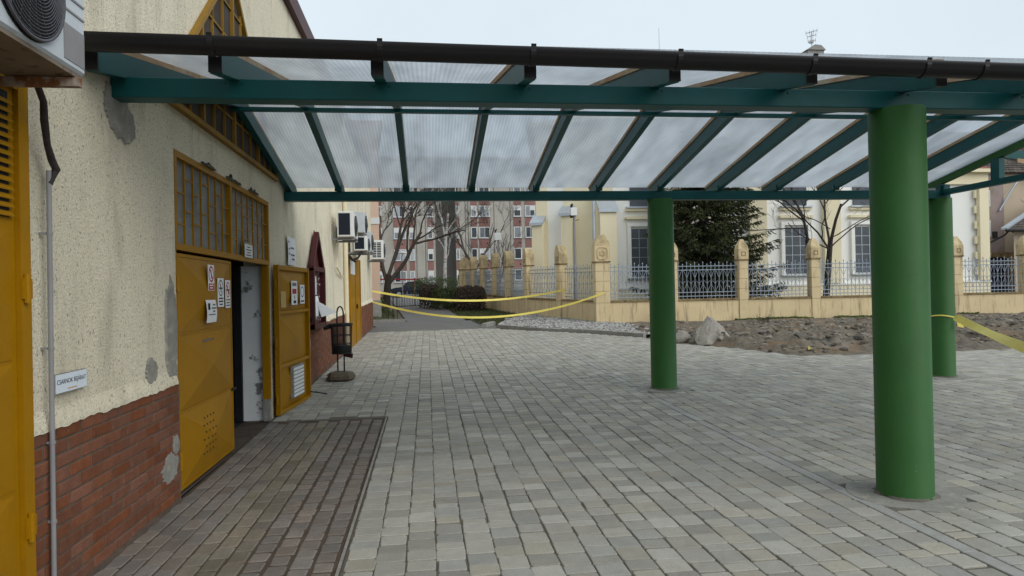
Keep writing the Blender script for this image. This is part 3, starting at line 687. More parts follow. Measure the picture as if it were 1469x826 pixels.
# ragged lower edge of the plaster over the top bricks
def ragged(ya, yb_, z0, seed):
    r_ = random.Random(seed); mb = MB(); y = ya; vs_ = []
    while y <= yb_ + 1e-6:
        zb = g(y) + z0 + 0.022 * noise.noise((y * 3, seed, 0)) + r_.uniform(-.006, .006)
        vs_ += [(XW + .001, y, zb + .002), (XW + .030, y, zb), (XW + .026, y, zb + 0.03), (XW + .001, y, g(y) + 1.03)]
        y += 0.04
    n = len(vs_) // 4
    fs = []
    for i in range(n - 1):
        for q in range(3): fs.append((4 * i + q, 4 * i + 4 + q, 4 * i + 5 + q, 4 * i + 1 + q))
    mb.add(vs_, fs); return mb.build('plaster_edge', 'plaster', hall)
ragged(3.60, 5.60, 0.915, 1); ragged(8.97, 17.3, 0.925, 2); ragged(20.2, 24.78, 0.925, 3)
# cement repairs
def patch(ya, za, ry, rz, seed, name='cement_patch', mat_='cement', d=0.012, pts=None):
    n = 120; mb = MB(); P = []
    for i in range(n):
        t = 2 * math.pi * i / n
        k_ = 1 + 0.28 * noise.noise((math.cos(t) * 1.4, math.sin(t) * 1.4, seed)) + 0.16 * noise.noise((math.cos(t) * 6, math.sin(t) * 6, seed)) + 0.07 * noise.noise((math.cos(t) * 17, math.sin(t) * 17, seed))
        if pts: 
            pass
        P.append((ya + ry * k_ * math.cos(t), za + rz * k_ * math.sin(t)))
    mb.add([(XW + d, y, z) for y, z in P] + [(XW + .001, y + (y - ya) * .04, z + (z - za) * .04) for y, z in P], [tuple(range(n))] + [(i + n, (i + 1) % n + n, (i + 1) % n, i) for i in range(n)])
    return mb.build(name, mat_, hall)
patch(4.66, 2.86, 0.17, 0.17, 3.1); patch(4.82, 2.77, 0.13, 0.11, 5.7, d=0.0125); patch(5.13, 1.07, 0.085, 0.095, 9.2, d=0.015)
patch(5.53, 1.30, 0.10, 0.46, 12.4, d=0.014); patch(5.54, 0.98, 0.08, 0.12, 14.4, d=0.0145)
def brickpatch(ya, za, ry, rz, seed):
    o = patch(ya, za, ry, rz, seed, 'cement_smear', 'cement', 0.027); return o
brickpatch(5.42, 0.30, 0.15, 0.10, 2.2); brickpatch(5.53, 0.45, 0.07, 0.07, 4.9)
# dark ragged strips of broken render above the transom
for (yy, s_) in ((6.50, .20), (7.32, .26), (8.12, .20)):
    for d_, m_, k_h in ((.020, 'void', 1.0), (.034, 'earth', .55)):
        mb = MB(); n = 26; vs_ = []
        for i in range(n + 1):
            t = i / n; y = yy + (t - .5) * 2 * s_
            h = k_h * (.012 + .045 * math.sin(t * math.pi) * (0.55 + noise.noise((y * 14, yy, d_ * 50)) * 1.1)) * br.uniform(.75, 1.25)
            vs_ += [(XW + d_ * br.uniform(.5, 1.2), y, DZ + .0005), (XW + d_ * br.uniform(.4, 1.0), y, DZ + max(.004, h)), (XW + .001, y, DZ + max(.006, h + .006))]
        mb.add(vs_, [(3 * i + q, 3 * i + 3 + q, 3 * i + 4 + q, 3 * i + 1 + q) for i in range(n) for q in range(2)])
        mb.build('broken_render', m_, hall)

# ---- transom window over the doors
tw = MB(); fx = XW - 0.03
root_t = MB(); root_t.box((fx - .03, DY0 + .001, 1.99), (fx + .035, DY1 - .001, 2.045)); root_t.box((fx - .03, DY0 + .001, DZ - .055), (fx + .035, DY1 - .001, DZ - .001))
root_t.box((fx - .03, DY0 + .001, 2.046), (fx + .035, DY0 + .055, DZ - .056)); root_t.box((fx - .03, DY1 - .055, 2.046), (fx + .035, DY1 - .001, DZ - .056)); root_t.box((fx - .03, 7.19, 2.046), (fx + .036, 7.25, DZ - .056))
trans = root_t.build('transom_window', 'yellow', hall)
for (a, b) in ((DY0 + .055, 7.19), (7.25, DY1 - .055)):
    mb = MB(); mb.box((fx - .02, a, 2.046), (fx - .012, b, DZ - .056)); mb.build('pane', 'ribglass', trans)
    nb = 7; stp = (b - a) / nb
    for i in range(1, nb):
        mb = MB(); y = a + stp * i; mb.box((fx + .005, y - .0075, 2.0465), (fx + .022, y + .0075, DZ - .0565)); mb.build('bar', 'yellow', trans)
    for i in range(nb):
        for z in ((2.33, 2.60) if i % 2 else (2.21, 2.47)):
            z += 0.03 * ((i // 2) % 2)
            mb = MB(); y = a + stp * i; mb.box((fx + .006, y + .0077, z - .006), (fx + .020, y + stp - .0077, z + .006)); mb.build('crossbar', 'yellow', trans)
# ---- triangular gable window
ty0, ty1, tz, ta, taz = 5.34, 9.28, 3.15, 7.29, 5.03
mb = MB()
def gabl(d, inset):
    return [(ty0 + inset * 2.2, tz + inset), (ty1 - inset * 2.2, tz + inset), (ta, taz - inset * 1.4)]
mb.prism(gabl(0, 0.02), 0, XW + .002, XW + .008)
gw = recalc(mb.build('gable_window', 'oldglass', hall))
def gbar(a, b, wd=0.05, dep=0.04, name='glazing_bar', x=XW + .028):
    mb = MB(); mb.beam((x, *a), (x, *b), wd, dep, (1, 0, 0)); return mb.build(name, 'yellow_shaded', gw)
# beam(width across, depth along x)
def gbar(a, b, wd=0.05, dep=0.04, name='glazing_bar', x=XW + .028):
    mb = MB(); d = Vector((0, b[0] - a[0], b[1] - a[1])); mb.beam((x, *a), (x, *b), wd, dep, (1, 0, 0)); return mb.build(name, 'yellow_shaded', gw)
gbar((ty0, tz), (ty1, tz), .045, .05, 'frame'); gbar((ty0, tz), (ta, taz), .048, .046, 'frame', XW + .027); gbar((ty1, tz), (ta, taz), .048, .044, 'frame', XW + .026)
def edge_z(y): return tz + (taz - tz) * ((y - ty0) / (ta - ty0) if y < ta else (ty1 - y) / (ty1 - ta))
for i in range(1, 12):
    y = ty0 + (ty1 - ty0) * i / 12; big = i % 3 == 0
    gbar((y, tz + .03), (y, edge_z(y) - .03), .036 if big else .016, .04 if big else .026, 'glazing_bar', XW + (.022 if big else .018))
for z in (3.45, 3.85, 4.25, 4.6):
    t = (z - tz) / (taz - tz); gbar((ty0 + (ta - ty0) * t + .03, z), (ty1 - (ty1 - ta) * t - .03, z), .018, .02, 'glazing_bar', XW + .0155)

# ---- door leaves
def pyr_panel(mb, P, depth, nrm):
    """four corners -> pyramid-pressed sheet"""
    P = [Vector(p) for p in P]; c = sum(P, Vector()) / 4 + Vector(nrm) * depth
    mb.add(P + [c], [(0, 1, 4), (1, 2, 4), (2, 3, 4), (3, 0, 4)])
leaf = thing('door', (XW, 5.68, 0.03), None, None); leaf.parent = hall; leaf.location = Vector((XW - .012, 5.69, 0.03)) - hall.location
lx = XW - .012; ly0, ly1 = 5.70, 7.20
mb = MB(); mb.box((lx - .035, ly0, .03), (lx, ly1, 1.965)); mb.build('leaf', 'yellow', leaf)
zz = [0.05, 0.665, 1.30, 1.945]
for a, b in zip(zz, zz[1:]):
    mb = MB(); pyr_panel(mb, [(lx + .003, ly0 + .025, a + .012), (lx + .003, ly1 - .025, a + .012), (lx + .003, ly1 - .025, b - .012), (lx + .003, ly0 + .025, b - .012)], .050, (1, 0, 0))
    mb.build('pressed_panel', 'yellow', leaf)
for z in zz:
    mb = MB(); mb.box((lx + .0015, ly0 + .01, z - .009), (lx + .009, ly1 - .01, z + .009)); mb.build('rail', 'yellow', leaf)
for y in (ly0 + .012, ly1 - .014):
    mb = MB(); mb.box((lx + .001, y - .011, .04), (lx + .010, y + .011, 1.96)); mb.build('stile', 'yellow', leaf)
for r in range(6):
    for c in range(4):
        y = 6.20 + c * .085 + (r % 2) * .04; z = 0.22 + r * 0.062
        xx = lx + .0045 + .050 * (1 - max(abs(y - 6.45) / .725, abs(z - .3575) / .295)) + .002
        mb = MB(); mb.tube([(xx - .006, y, z), (xx + .002, y, z)], .0085, 8); mb.build('dark_vent_disc', 'void', leaf)  # solid near-black discs on the panel imitate the dark inside vent holes
for z in (0.28, 1.72):
    mb = MB(); mb.tube([(lx + .018, ly0 - .014, z - .07), (lx + .018, ly0 - .014, z + .07)], .016, 12); mb.build('hinge', 'yellow', leaf)
mb = MB(); mb.box((lx + .002, 7.13, .645), (lx + .03, 7.24, .668)); mb.build('latch', 'dark', leaf)
mb = MB()
for y0_, L_, z_ in ((6.26, .055, 1.20), (6.34, .11, 1.205), (6.52, .03, 1.205), (6.29, .02, 1.14)):
    mb.box((lx + .020, y0_, z_), (lx + .026, y0_ + L_, z_ + .018))
mb.build('scrawl', 'inkgrey', leaf)
# door frame
mb = MB(); mb.box((XW - .06, DY0 + .001, 0.02), (XW - .003, DY0 + .034, 1.985)); mb.build('door_frame', 'yellow', hall)
mb = MB(); mb.box((XW - .08, DY1 - .12, 0.30), (XW + .004, DY1 - .04, 1.985)); mb.build('door_frame', 'yellow', hall)
mb = MB(); mb.box((XW - .08, DY1 - .12, 0.022), (XW + .002, DY1 - .04, 0.298)); mb.build('frame_shoe', 'cement', hall)
# open leaf folded against the wall (its inner face shows)
leaf2 = thing('door', (XW, 8.9, 0.05), None, None); leaf2.parent = hall; leaf2.location = Vector((-1.955, 8.91, 0.06)) - hall.location
H0 = Vector((-1.955, 8.915, 0)); H1 = Vector((-1.815, 10.36, 0)); ld = (H1 - H0).normalized(); ln = Vector((ld.y, -ld.x, 0)); LW = (H1 - H0).length
def LP(s, d, z): p = H0 + ld * s + ln * d; return (p.x, p.y, z)
def lbox(s0, s1, d0, d1, z0, z1, name, mat_, parent=leaf2):
    mb = MB(); mb.add([LP(s0, d0, z0), LP(s1, d0, z0), LP(s1, d1, z0), LP(s0, d1, z0), LP(s0, d0, z1), LP(s1, d0, z1), LP(s1, d1, z1), LP(s0, d1, z1)],
        [(3, 2, 1, 0), (4, 5, 6, 7), (0, 1, 5, 4), (1, 2, 6, 5), (2, 3, 7, 6), (3, 0, 4, 7)])
    return recalc(mb.build(name, mat_, parent))
lbox(0, LW, -.006, 0, .06, 2.0, 'leaf', 'yellow')
for s0, s1 in ((0, .05), (LW - .05, LW)): lbox(s0, s1, .001, .055, .061, 1.999, 'stile', 'yellow')
for z0, z1 in ((.062, .11), (.66, .70), (1.36, 1.40), (1.94, 1.998)): lbox(.051, LW - .051, .001, .05, z0, z1, 'rail', 'yellow')
for z0, z1 in ((.111, .659), (.701, 1.359), (1.401, 1.939)):
    mb = MB(); P = [LP(.052, .004, z0), LP(LW - .052, .004, z0), LP(LW - .052, .004, z1), LP(.052, .004, z1)]; pyr_panel(mb, P, .055, ln); mb.build('pressed_panel', 'yellow', leaf2)
lbox(LW, LW + .03, .01, .03, 1.24, 1.26, 'handle', 'dark'); lbox(LW + .03, LW + .045, .005, .09, 1.18, 1.262, 'handle', 'dark')
lbox(LW + .002, LW + .03, .0, .05, .83, .93, 'lock', 'zinc')
mb = MB(); mb.tube([LP(LW - .06, .06, .16), LP(LW + .02, .14, .135), LP(LW + .18, .24, .085)], .009, 8); tag(mb.build('door_stop', 'dark', leaf2))
for z in (.25, 1.0, 1.75):
    mb = MB(); mb.tube([LP(-.02, .02, z - .06), LP(-.02, .02, z + .06)], .015, 10); mb.build('hinge', 'yellow', leaf2)
# grey vent cover on the open leaf
vc = thing('vent_cover', LP(.55, .05, .18), 'pale slatted vent cover on the open mustard door leaf', 'vent cover')
lbox(.50, 1.0, .035, .075, .20, .63, 'frame', 'cement', vc)
for i in range(8): lbox(.515, .985, .076, .084, .215 + i * .051, .250 + i * .051, 'slat', 'white', vc)

# ---- near mustard door with louvres at the frame edge
ld0 = thing('door', (XW, 3, 0), None, None); ld0.parent = hall; ld0.location = Vector((XW, 2.9, 0.02)) - hall.location
mb = MB(); mb.box((XW + .002, 2.25, .02), (XW + .03, 3.50, 2.62)); mb.build('leaf', 'yellow', ld0)
mb = MB(); mb.box((XW + .001, 3.503, .02), (XW + .055, 3.585, 2.66)); mb.box((XW + .001, 2.2, 2.621), (XW + .054, 3.5, 2.665)); mb.build('frame', 'yellow', ld0)
for i in range(14):
    mb = MB(); z = 2.03 + i * .041; mb.add([(XW + .033, 2.4, z), (XW + .033, 3.47, z), (XW + .052, 3.47, z - .022), (XW + .052, 2.4, z - .022), (XW + .031, 2.4, z - .006), (XW + .031, 3.47, z - .006), (XW + .050, 3.47, z - .028), (XW + .050, 2.4, z - .028)],
        [(0, 1, 2, 3), (7, 6, 5, 4), (0, 3, 7, 4), (1, 5, 6, 2), (3, 2, 6, 7), (0, 4, 5, 1)]); mb.build('louvre', 'yellow', ld0)
mb = MB(); mb.box((XW + .0305, 2.4, 2.0), (XW + .0315, 3.46, 2.60)); mb.build('louvre_shade_sheet', 'void', ld0)  # thin near-black sheet on the leaf imitates shade behind the louvres
for z0, z1 in ((.08, .68), (.70, 1.30), (1.32, 1.94)):
    mb = MB(); pyr_panel(mb, [(XW + .034, 2.3, z0), (XW + .034, 3.46, z0), (XW + .034, 3.46, z1), (XW + .034, 2.3, z1)], .03, (1, 0, 0)); mb.build('pressed_panel', 'yellow', ld0)
for z in (0.5, 1.66):
    mb = MB(); mb.tube([(XW + .066, 3.53, z - .07), (XW + .066, 3.53, z + .07)], .015, 10); mb.box((XW + .056, 3.50, z - .05), (XW + .064, 3.58, z + .05)); mb.build('hinge', 'yellow', ld0)
# ---- far mustard door
fd = thing('door', (XW, 18.7, .3), None, None); fd.parent = hall; fd.location = Vector((XW, 18.7, .27)) - hall.location
mb = MB(); mb.box((XW + .001, 17.4, .24), (XW + .035, 20.1, 2.6)); mb.build('leaf', 'yellow', fd)
for y in (17.4, 18.7, 20.0):
    mb = MB(); mb.box((XW + .036, y, .25), (XW + .06, y + .1, 2.59)); mb.build('stile', 'yellow', fd)
for z0, z1 in ((.3, .85), (.9, 1.5), (1.55, 2.1)):
    for y0_, y1_ in ((17.52, 18.68), (18.82, 19.98)):
        mb = MB(); pyr_panel(mb, [(XW + .037, y0_, z0), (XW + .037, y1_, z0), (XW + .037, y1_, z1), (XW + .037, y0_, z1)], .03, (1, 0, 0)); mb.build('pressed_panel', 'yellow', fd)
mb = MB(); mb.box((XW + .037, 17.5, 2.12), (XW + .045, 18.68, 2.58)); mb.build('fanlight', 'white', fd)
mb = MB(); mb.box((XW + .061, 18.72, 1.2), (XW + .10, 18.78, 1.32)); mb.build('handle', 'dark', fd)
# vertical dark seam + downpipe
dp = MB(); dp.tube([(XW + .06, 16.5, 0.22), (XW + .06, 16.5, 5.88)], .055, 12)
dpo = smooth_angle(dp.build('downpipe', 'render_far')); tag(dpo, 'cream downpipe on the market hall wall below the air conditioners', 'downpipe')
mb = MB(); mb.tube([(XW + .02, 24.72, .40), (XW + .05, 24.72, .40), (XW + .12, 24.72, .37)], .03, 10); tag(mb.build('drain_spout', 'dark'), 'small dark drain spout at the hall corner base', 'spout')

# ================================================================ CANOPY
can = thing('canopy', (3.5, 7.3, 0), 'teal steel canopy with ribbed polycarbonate roof on round green columns', 'canopy')
RX = [-1.93] + [-1.235 + 0.955 * i for i in range(11)]
Y_T, Y_N, Y_R, Y_F, Y_E = 4.20, 4.65, 7.27, 9.90, 10.25
def zu(y): return 3.035 + (3.575 - 3.035) * (y - Y_N) / (Y_R - Y_N) if y <= Y_R else 3.08 + (3.575 - 3.08) * (Y_F - y) / (Y_F - Y_R)
mb = MB(); mb.bbox((XW + .002, Y_N - .07, 2.90), (8.9, Y_N + .07, 3.032), .006); mb.build('main_beam', 'teal', can)
mb = MB(); mb.bbox((XW + .002, Y_F - .07, 2.945), (8.42, Y_F + .07, 3.078), .006); mb.build('main_beam', 'teal', can)
mb = MB(); mb.box((XW + .003, Y_R - .03, 3.535), (8.9, Y_R + .03, 3.573)); mb.build('ridge_purlin', 'teal', can)
RD, RWD = 0.15, 0.075
def rafter(x, mat_='teal', dz=0.0, name='rafter', rd=RD):
    a = RWD / 2
    P = [(Y_T, zu(Y_T) + .012), (Y_T + .02, zu(Y_T + .02)), (Y_R, zu(Y_R)), (Y_F + .16, zu(Y_F + .16)), (Y_E, zu(Y_E) + .05), (Y_E, zu(Y_E) + rd), (Y_R, zu(Y_R) + rd), (Y_T, zu(Y_T) + rd)]
    mb = MB(); mb.prism([(y, z + dz) for y, z in P], 0, x - a, x + a); return recalc(mb.build(name, mat_, can))
for i, x in enumerate(RX):
    if abs(x - 8.315) < 0.1: rafter(x, 'green', 0.10)
    else: rafter(x)
    for (ya, yb_) in ((Y_T, Y_R - .002), (Y_R + .002, Y_E)):
        mb = MB(); o_ = RD + .004
        P = [(ya, zu(ya) + o_), (yb_, zu(yb_) + o_), (yb_, zu(yb_) + o_ + .038), (ya, zu(ya) + o_ + .038)]
        if abs(x - 8.315) > .1:
            mb.prism(P, 0, x - .052, x + .030); recalc(mb.build('batten', 'wood', can))
    # dark end cap of the rafter tail and weld plate
    mb = MB(); mb.box((x - .039, Y_T - .012, zu(Y_T) + .004), (x + .039, Y_T - .001, zu(Y_T) + RD - .002)); mb.build('rafter_cap', 'gutter', can)
    if x > -1.5:
        mb = MB(); mb.box((x - .05, Y_F - .12, 3.0785), (x + .05, Y_F - .075, 3.16)); mb.build('cleat', 'teal', can)
for i, (xa, xb) in enumerate(zip(RX, RX[1:])):
    for (ya, yb_) in ((Y_T - .05, Y_R - .01), (Y_R + .01, Y_E + .05)):
        o_ = RD + .045; mb = MB()
        P = [(ya, zu(ya) + o_), (yb_, zu(yb_) + o_), (yb_, zu(yb_) + o_ + .010), (ya, zu(ya) + o_ + .010)]
        mb.prism(P, 0, xa + .003, xb - .003); recalc(mb.build('roof_sheet', 'sheet', can))
mb = MB(); zr = zu(Y_R) + RD + .058
mb.prism([(Y_R - .12, zr - .025), (Y_R, zr), (Y_R + .12, zr - .025), (Y_R + .12, zr - .02), (Y_R, zr + .006), (Y_R - .12, zr - .02)], 0, XW + .01, 8.6); recalc(mb.build('ridge_cap', 'teal', can))
for x in RX[1:]:
    for yy in (Y_N - .0755, ):
        for dx_ in (-.055, .055):
            mb = MB(); mb.tube([(x + dx_, Y_N - .0705, 3.005), (x + dx_, Y_N - .079, 3.005)], .009, 6); mb.build('bolt', 'teal', can)
# gutter
def gz_(x): return 3.10 - 0.009 * (x + 1.9)
mb = MB(); n = 14; gr = 0.066; gy = 4.075
vs_ = []; xsn = [XW + .004 + (8.8 - XW) * i / 22 for i in range(23)]
prof = [(gy - gr * math.cos(math.pi * k_ / n), -gr * math.sin(math.pi * k_ / n) - .020 * math.sin(math.pi * k_ / n) ** .5) for k_ in range(n + 1)]
prof_in = [(y * .94 + gy * .06, z * .93) for y, z in prof][::-1]
lip = [(gy - gr - .006, .004), (gy - gr - .008, -.008)]
ring = [(gy - gr + .008, .006)] + lip + prof[1:] + prof_in[:-1]
k_ = len(ring)
for x in xsn:
    for y, z in ring: vs_.append((x, y, gz_(x) + z))
fs = [(i * k_ + j, (i + 1) * k_ + j, (i + 1) * k_ + (j + 1) % k_, i * k_ + (j + 1) % k_) for i in range(len(xsn) - 1) for j in range(k_)]
mb.add(vs_, fs)
gut = smooth_angle(recalc(mb.build('gutter', 'gutter', can)), 50)
for cxp in (-1.21, -0.25, 0.67, 1.60, 2.50, 3.30, 3.72, 4.5, 5.5, 6.5, 7.5, 8.4):
    mb = MB(); R2 = [(gy + (y - gy) * 1.12, z * 1.08 + (.006 if z > -.01 else 0)) for y, z in [(gy - gr - .004, .012)] + prof]
    R3 = [(gy + (y - gy) * .99, z * .99) for y, z in [(gy - gr - .004, .010)] + prof]
    vs_ = []
    for xx in (cxp - .016, cxp + .016):
        vs_ += [(xx, y, gz_(xx) + z) for y, z in R2] + [(xx, y, gz_(xx) + z) for y, z in R3]
    q = len(R2); fs = []
    for j in range(q - 1):
        fs += [(j, j + 1, 2 * q + j + 1, 2 * q + j), (q + j, 2 * q + q + j, 2 * q + q + j + 1, q + j + 1), (j, q + j, q + j + 1, j + 1), (2 * q + j, 2 * q + j + 1, 3 * q + j + 1, 3 * q + j)]
    mb.add(vs_, fs); recalc(mb.build('gutter_clip', 'gutter', gut))
# columns
for (cx, cy), zt in zip(COLS, (2.905, 2.95, 2.955)):
    mb = MB(); lathe(mb, [(0.199, g(cy) - .05), (0.199, g(cy) + .010), (0.194, g(cy) + .016), (0.194, zt - .004), (0.191, zt)], cx, cy, 56)
    smooth_angle(mb.build('column', 'green', can), 40)
# end frame: tie, posts, stub, side rafter
ex = 8.315
mb = MB(); mb.box((ex - .05, Y_N + .08, 3.0), (ex + .05, Y_F - .08, 3.085)); mb.build('tie_beam', 'teal', can)
mb = MB(); mb.box((ex - .07, Y_F - .065, 3.079), (ex + .03, Y_F + .04, 3.175)); mb.build('stub_post', 'teal', can)
for y in (8.82, 5.75):
    mb = MB(); mb.box((ex - .045, y - .075, 3.086), (ex + .045, y + .075, zu(y) + .10)); mb.build('truss_post', 'teal', can)
mb = MB(); mb.beam((ex + .05, 8.78, 3.45), (ex + 3.2, 8.78, 3.10), .08, .13); mb.build('side_rafter', 'teal', can)
mb = MB(); mb.beam((ex + .2, 8.70, 3.335), (ex + 3.2, 8.70, 2.98), .03, .06); mb.build('side_batten', 'wood', can)

# ================================================================ THINGS ON THE WALL
def bars(mb, x, y0, y1, z0, z1, rows, r_, fill=(.35, 1.0), h=.45, th=.0006):
    p = (z1 - z0) / rows
    for i in range(rows):
        zc = z1 - p * (i + .5); L_ = (y1 - y0) * r_.uniform(*fill); mb.box((x, y0 + (y1 - y0 - L_) / 2, zc - p * h / 2), (x + th, y0 + (y1 - y0 + L_) / 2, zc + p * h / 2))
def ring(mb, x, yc, zc, ry, rz, wd, n=28, th=.0006):
    vs_ = []
    for k_ in range(n):
        t = 2 * math.pi * k_ / n
        for rr_ in (1, 1 - wd):
            vs_.append((x, yc + ry * rr_ * math.cos(t), zc + rz * rr_ * math.sin(t)))
    mb.add(vs_, [(2 * k_, 2 * ((k_ + 1) % n), 2 * ((k_ + 1) % n) + 1, 2 * k_ + 1) for k_ in range(n)])
def slash(mb, x, ya, za, yb_, zb, wd):
    mb.beam((x, ya, za), (x, yb_, zb), wd, .0005, (1, 0, 0))
nr = random.Random(77)
def sheet_paper(name, label, y0, y1, z0, z1, x, mat_='paper', curl=0.006, cat='notice', group=None):
    mb = MB(); n = 6; vs_ = []
    for i in range(n + 1):
        t = i / n; d = curl * math.sin(t * math.pi * .9) * (1 if i < n else 1)
        z = z1 + (z0 - z1) * t; sk = 0.01 * t
        vs_ += [(x + d, y0 + sk, z), (x + d + .0, y1 + sk * .3, z), (x + d + .0012, y0 + sk, z), (x + d + .0012, y1 + sk * .3, z)]
    fs = []
    for i in range(n):
        a = 4 * i; b = a + 4
        fs += [(a, a + 1, b + 1, b), (a + 2, b + 2, b + 3, a + 3), (a, b, b + 2, a + 2), (a + 1, a + 3, b + 3, b + 1)]
    fs += [(0, 2, 3, 1), (4 * n, 4 * n + 1, 4 * n + 3, 4 * n + 2)]
    mb.add(vs_, fs); return tag(recalc(mb.build(name, mat_)), label, cat, group)
dxp = lx + .050        # proud of the pressed panels
def plate(name, label, y0, y1, z0, z1, x, mat_='paper', th=.003, cat='notice'):
    mb = MB(); mb.box((x, y0, z0), (x + th, y1, z1)); return tag(mb.build(name, mat_), label, cat, 'signs and notices on the mustard doors')
# notices on the closed leaf
o = plate('warning_sign', 'red bordered prohibition sign with red text band on the mustard door', 6.33, 6.50, 1.66, 1.895, dxp, 'paper')
mb = MB(); X = dxp + .0034; mb.box((X, 6.338, 1.665), (X + .0005, 6.492, 1.725)); mb.build('text_band', 'inkred', o)
mb = MB(); ring(mb, X + .0004, 6.415, 1.81, .073, .074, .22); slash(mb, X + .0008, 6.37, 1.865, 6.46, 1.755, .016); mb.build('prohibition_ring', 'inkred', o)
mb = MB(); slash(mb, X + .0003, 6.40, 1.85, 6.43, 1.77, .022); mb.build('pictogram', 'inkblack', o)
mb = MB(); bars(mb, X + .0007, 6.35, 6.48, 1.672, 1.720, 2, nr, (.6, .9)); mb.build('lettering', 'paper', o)
o = sheet_paper('notice', 'white printed sheet taped below the red warning sign', 6.25, 6.53, 1.37, 1.575, dxp, 'paper', .012)
mb = MB(); bars(mb, dxp + .0145, 6.37, 6.52, 1.455, 1.545, 3, nr); mb.build('lettering', 'inkgrey', o)
mb = MB(); mb.box((dxp + .0145, 6.285, 1.485), (dxp + .015, 6.335, 1.545)); mb.build('picture', 'inkblack', o)
mb = MB(); bars(mb, dxp + .0125, 6.29, 6.50, 1.43, 1.453, 1, nr, (.9, 1)); mb.build('lettering', 'inkgrey', o)
for (y0, y1, z0, z1, lab, ink, sl) in ((6.62, 6.81, 1.505, 1.78, 'tall white sticker with dark circle pictogram on the mustard door', 'inkblue', False), (6.885, 7.045, 1.49, 1.765, 'white no smoking sticker at the edge of the mustard door leaf', 'inkred', True)):
    o = plate('sticker', lab, y0, y1, z0, z1, dxp - .012 if sl else dxp - .006)
    X = (dxp - .012 if sl else dxp - .006) + .0034; yc = (y0 + y1) / 2
    mb = MB(); ring(mb, X, yc, z1 - .095, (y1 - y0) * .40, .078, .17); 
    if sl: slash(mb, X + .0004, yc - .05, z1 - .045, yc + .05, z1 - .145, .013)
    mb.build('pictogram_ring', ink, o)
    mb = MB(); slash(mb, X - .0002, yc - .02, z1 - .05, yc + .012, z1 - .14, .02); mb.box((X - .0002, yc - .05, z1 - .105), (X + .0003, yc + .045, z1 - .09)); mb.build('pictogram', 'inkblack', o)
    mb = MB(); bars(mb, X, y0 + .012, y1 - .012, z0 + .01, z0 + .095, 3, nr, (.6, 1)); mb.build('lettering', 'inkblack' if not sl else 'inkgrey', o)
# notices on the open leaf
def leaf_plate(name, label, s0, s1, z0, z1, d, mat_='paper'):
    o = thing(name, LP((s0 + s1) / 2, d, z0), label, 'notice', 'signs and notices on the mustard doors'); lbox(s0, s1, d, d + .002, z0, z1, 'sheet', mat_, o); return o
o = leaf_plate('sticker', 'white and red notice strip on the open mustard door leaf', .53, .80, 1.47, 1.80, .061)
lbox(.57, .76, .0635, .064, 1.62, 1.69, 'lettering', 'inkred', o); lbox(.57, .76, .0635, .064, 1.73, 1.775, 'lettering', 'inkgrey', o); lbox(.62, .74, .0635, .064, 1.49, 1.53, 'lettering', 'inkblack', o); lbox(.66, .69, .0635, .064, 1.55, 1.60, 'lettering', 'inkblack', o)
o = leaf_plate('sticker', 'narrow white sticker with dark ring on the open mustard door leaf', .97, 1.20, 1.48, 1.75, .050)
mb = MB(); n = 24; c = (1.085, 1.65)
vs_ = []
for k_ in range(n):
    t = 2 * math.pi * k_ / n
    for q in (1, .78): vs_.append(LP(c[0] + .085 * q * math.cos(t), .0527, c[1] + .08 * q * math.sin(t)))
mb.add(vs_, [(2 * k_, 2 * ((k_ + 1) % n), 2 * ((k_ + 1) % n) + 1, 2 * k_ + 1) for k_ in range(n)]); mb.build('pictogram_ring', 'inkblue', o)
lbox(1.0, 1.17, .0522, .0527, 1.50, 1.53, 'lettering', 'inkgrey', o)
leaf_plate('notice', 'yellowed paper remnant on the open mustard door leaf', .16, .38, 1.44, 1.66, .03, 'oldpaper')
# small board standing on the transom ledge
o = thing('opening_hours_board', (XW + .02, 7.83, 2.045), 'small grey printed board wired to the transom bars', 'board')
mb = MB(); mb.prism([(7.66, 2.03), (8.0, 2.03), (8.0, 2.185), (7.93, 2.215), (7.88, 2.195), (7.80, 2.195), (7.76, 2.215), (7.70, 2.195), (7.66, 2.185)], 0, XW + .010, XW + .016); recalc(mb.build('panel', 'cement', o))
mb = MB(); mb.prism([(7.67, 2.036), (7.99, 2.036), (7.99, 2.18), (7.67, 2.18)], 0, XW + .0162, XW + .0172); recalc(mb.build('face', 'white', o))
mb = MB(); bars(mb, XW + .0176, 7.70, 7.96, 2.045, 2.165, 4, nr, (.5, .9)); mb.build('lettering', 'inkgrey', o)
# paper on wall
o = sheet_paper('notice', 'white paper notice on the wall above the open door leaf', 9.85, 10.42, 2.04, 2.45, XW + .03, 'paper', .012)
mb = MB()
for z, a, b in ((2.36, 9.88, 9.94), (2.28, 10.02, 10.25), (2.26, 9.90, 9.96), (2.19, 9.9, 9.98), (2.18, 10.04, 10.3), (2.12, 10.1, 10.3)): mb.box((XW + .046, a, z), (XW + .0465, b, z + .022))
mb.build('lettering', 'inkblue', o)
# CSARNOK BEJARAT sign
o = thing('entrance_sign', (XW + .03, 3.995, 1.10), 'pale plate reading CSARNOK BEJÁRAT on the roughcast wall', 'sign')
mb = MB(); mb.box((XW + .012, 3.83, 1.098), (XW + .030, 4.16, 1.203)); mb.build('backing', 'cement', o)
mb = MB(); mb.box((XW + .0302, 3.833, 1.101), (XW + .032, 4.157, 1.200)); mb.build('plate', 'sign', o)
text_obj('lettering', 'CSARNOK BEJÁRAT', 0.0355, o, (XW + .0326, 3.995, 1.158), (0, 1, 0), (0, 0, 1), 'inkblack', .0003, 0.97)
mb = MB(); mb.box((XW + .0322, 3.95, 1.113), (XW + .0326, 4.05, 1.120)); mb.build('maker_mark', 'oldpaper', o)
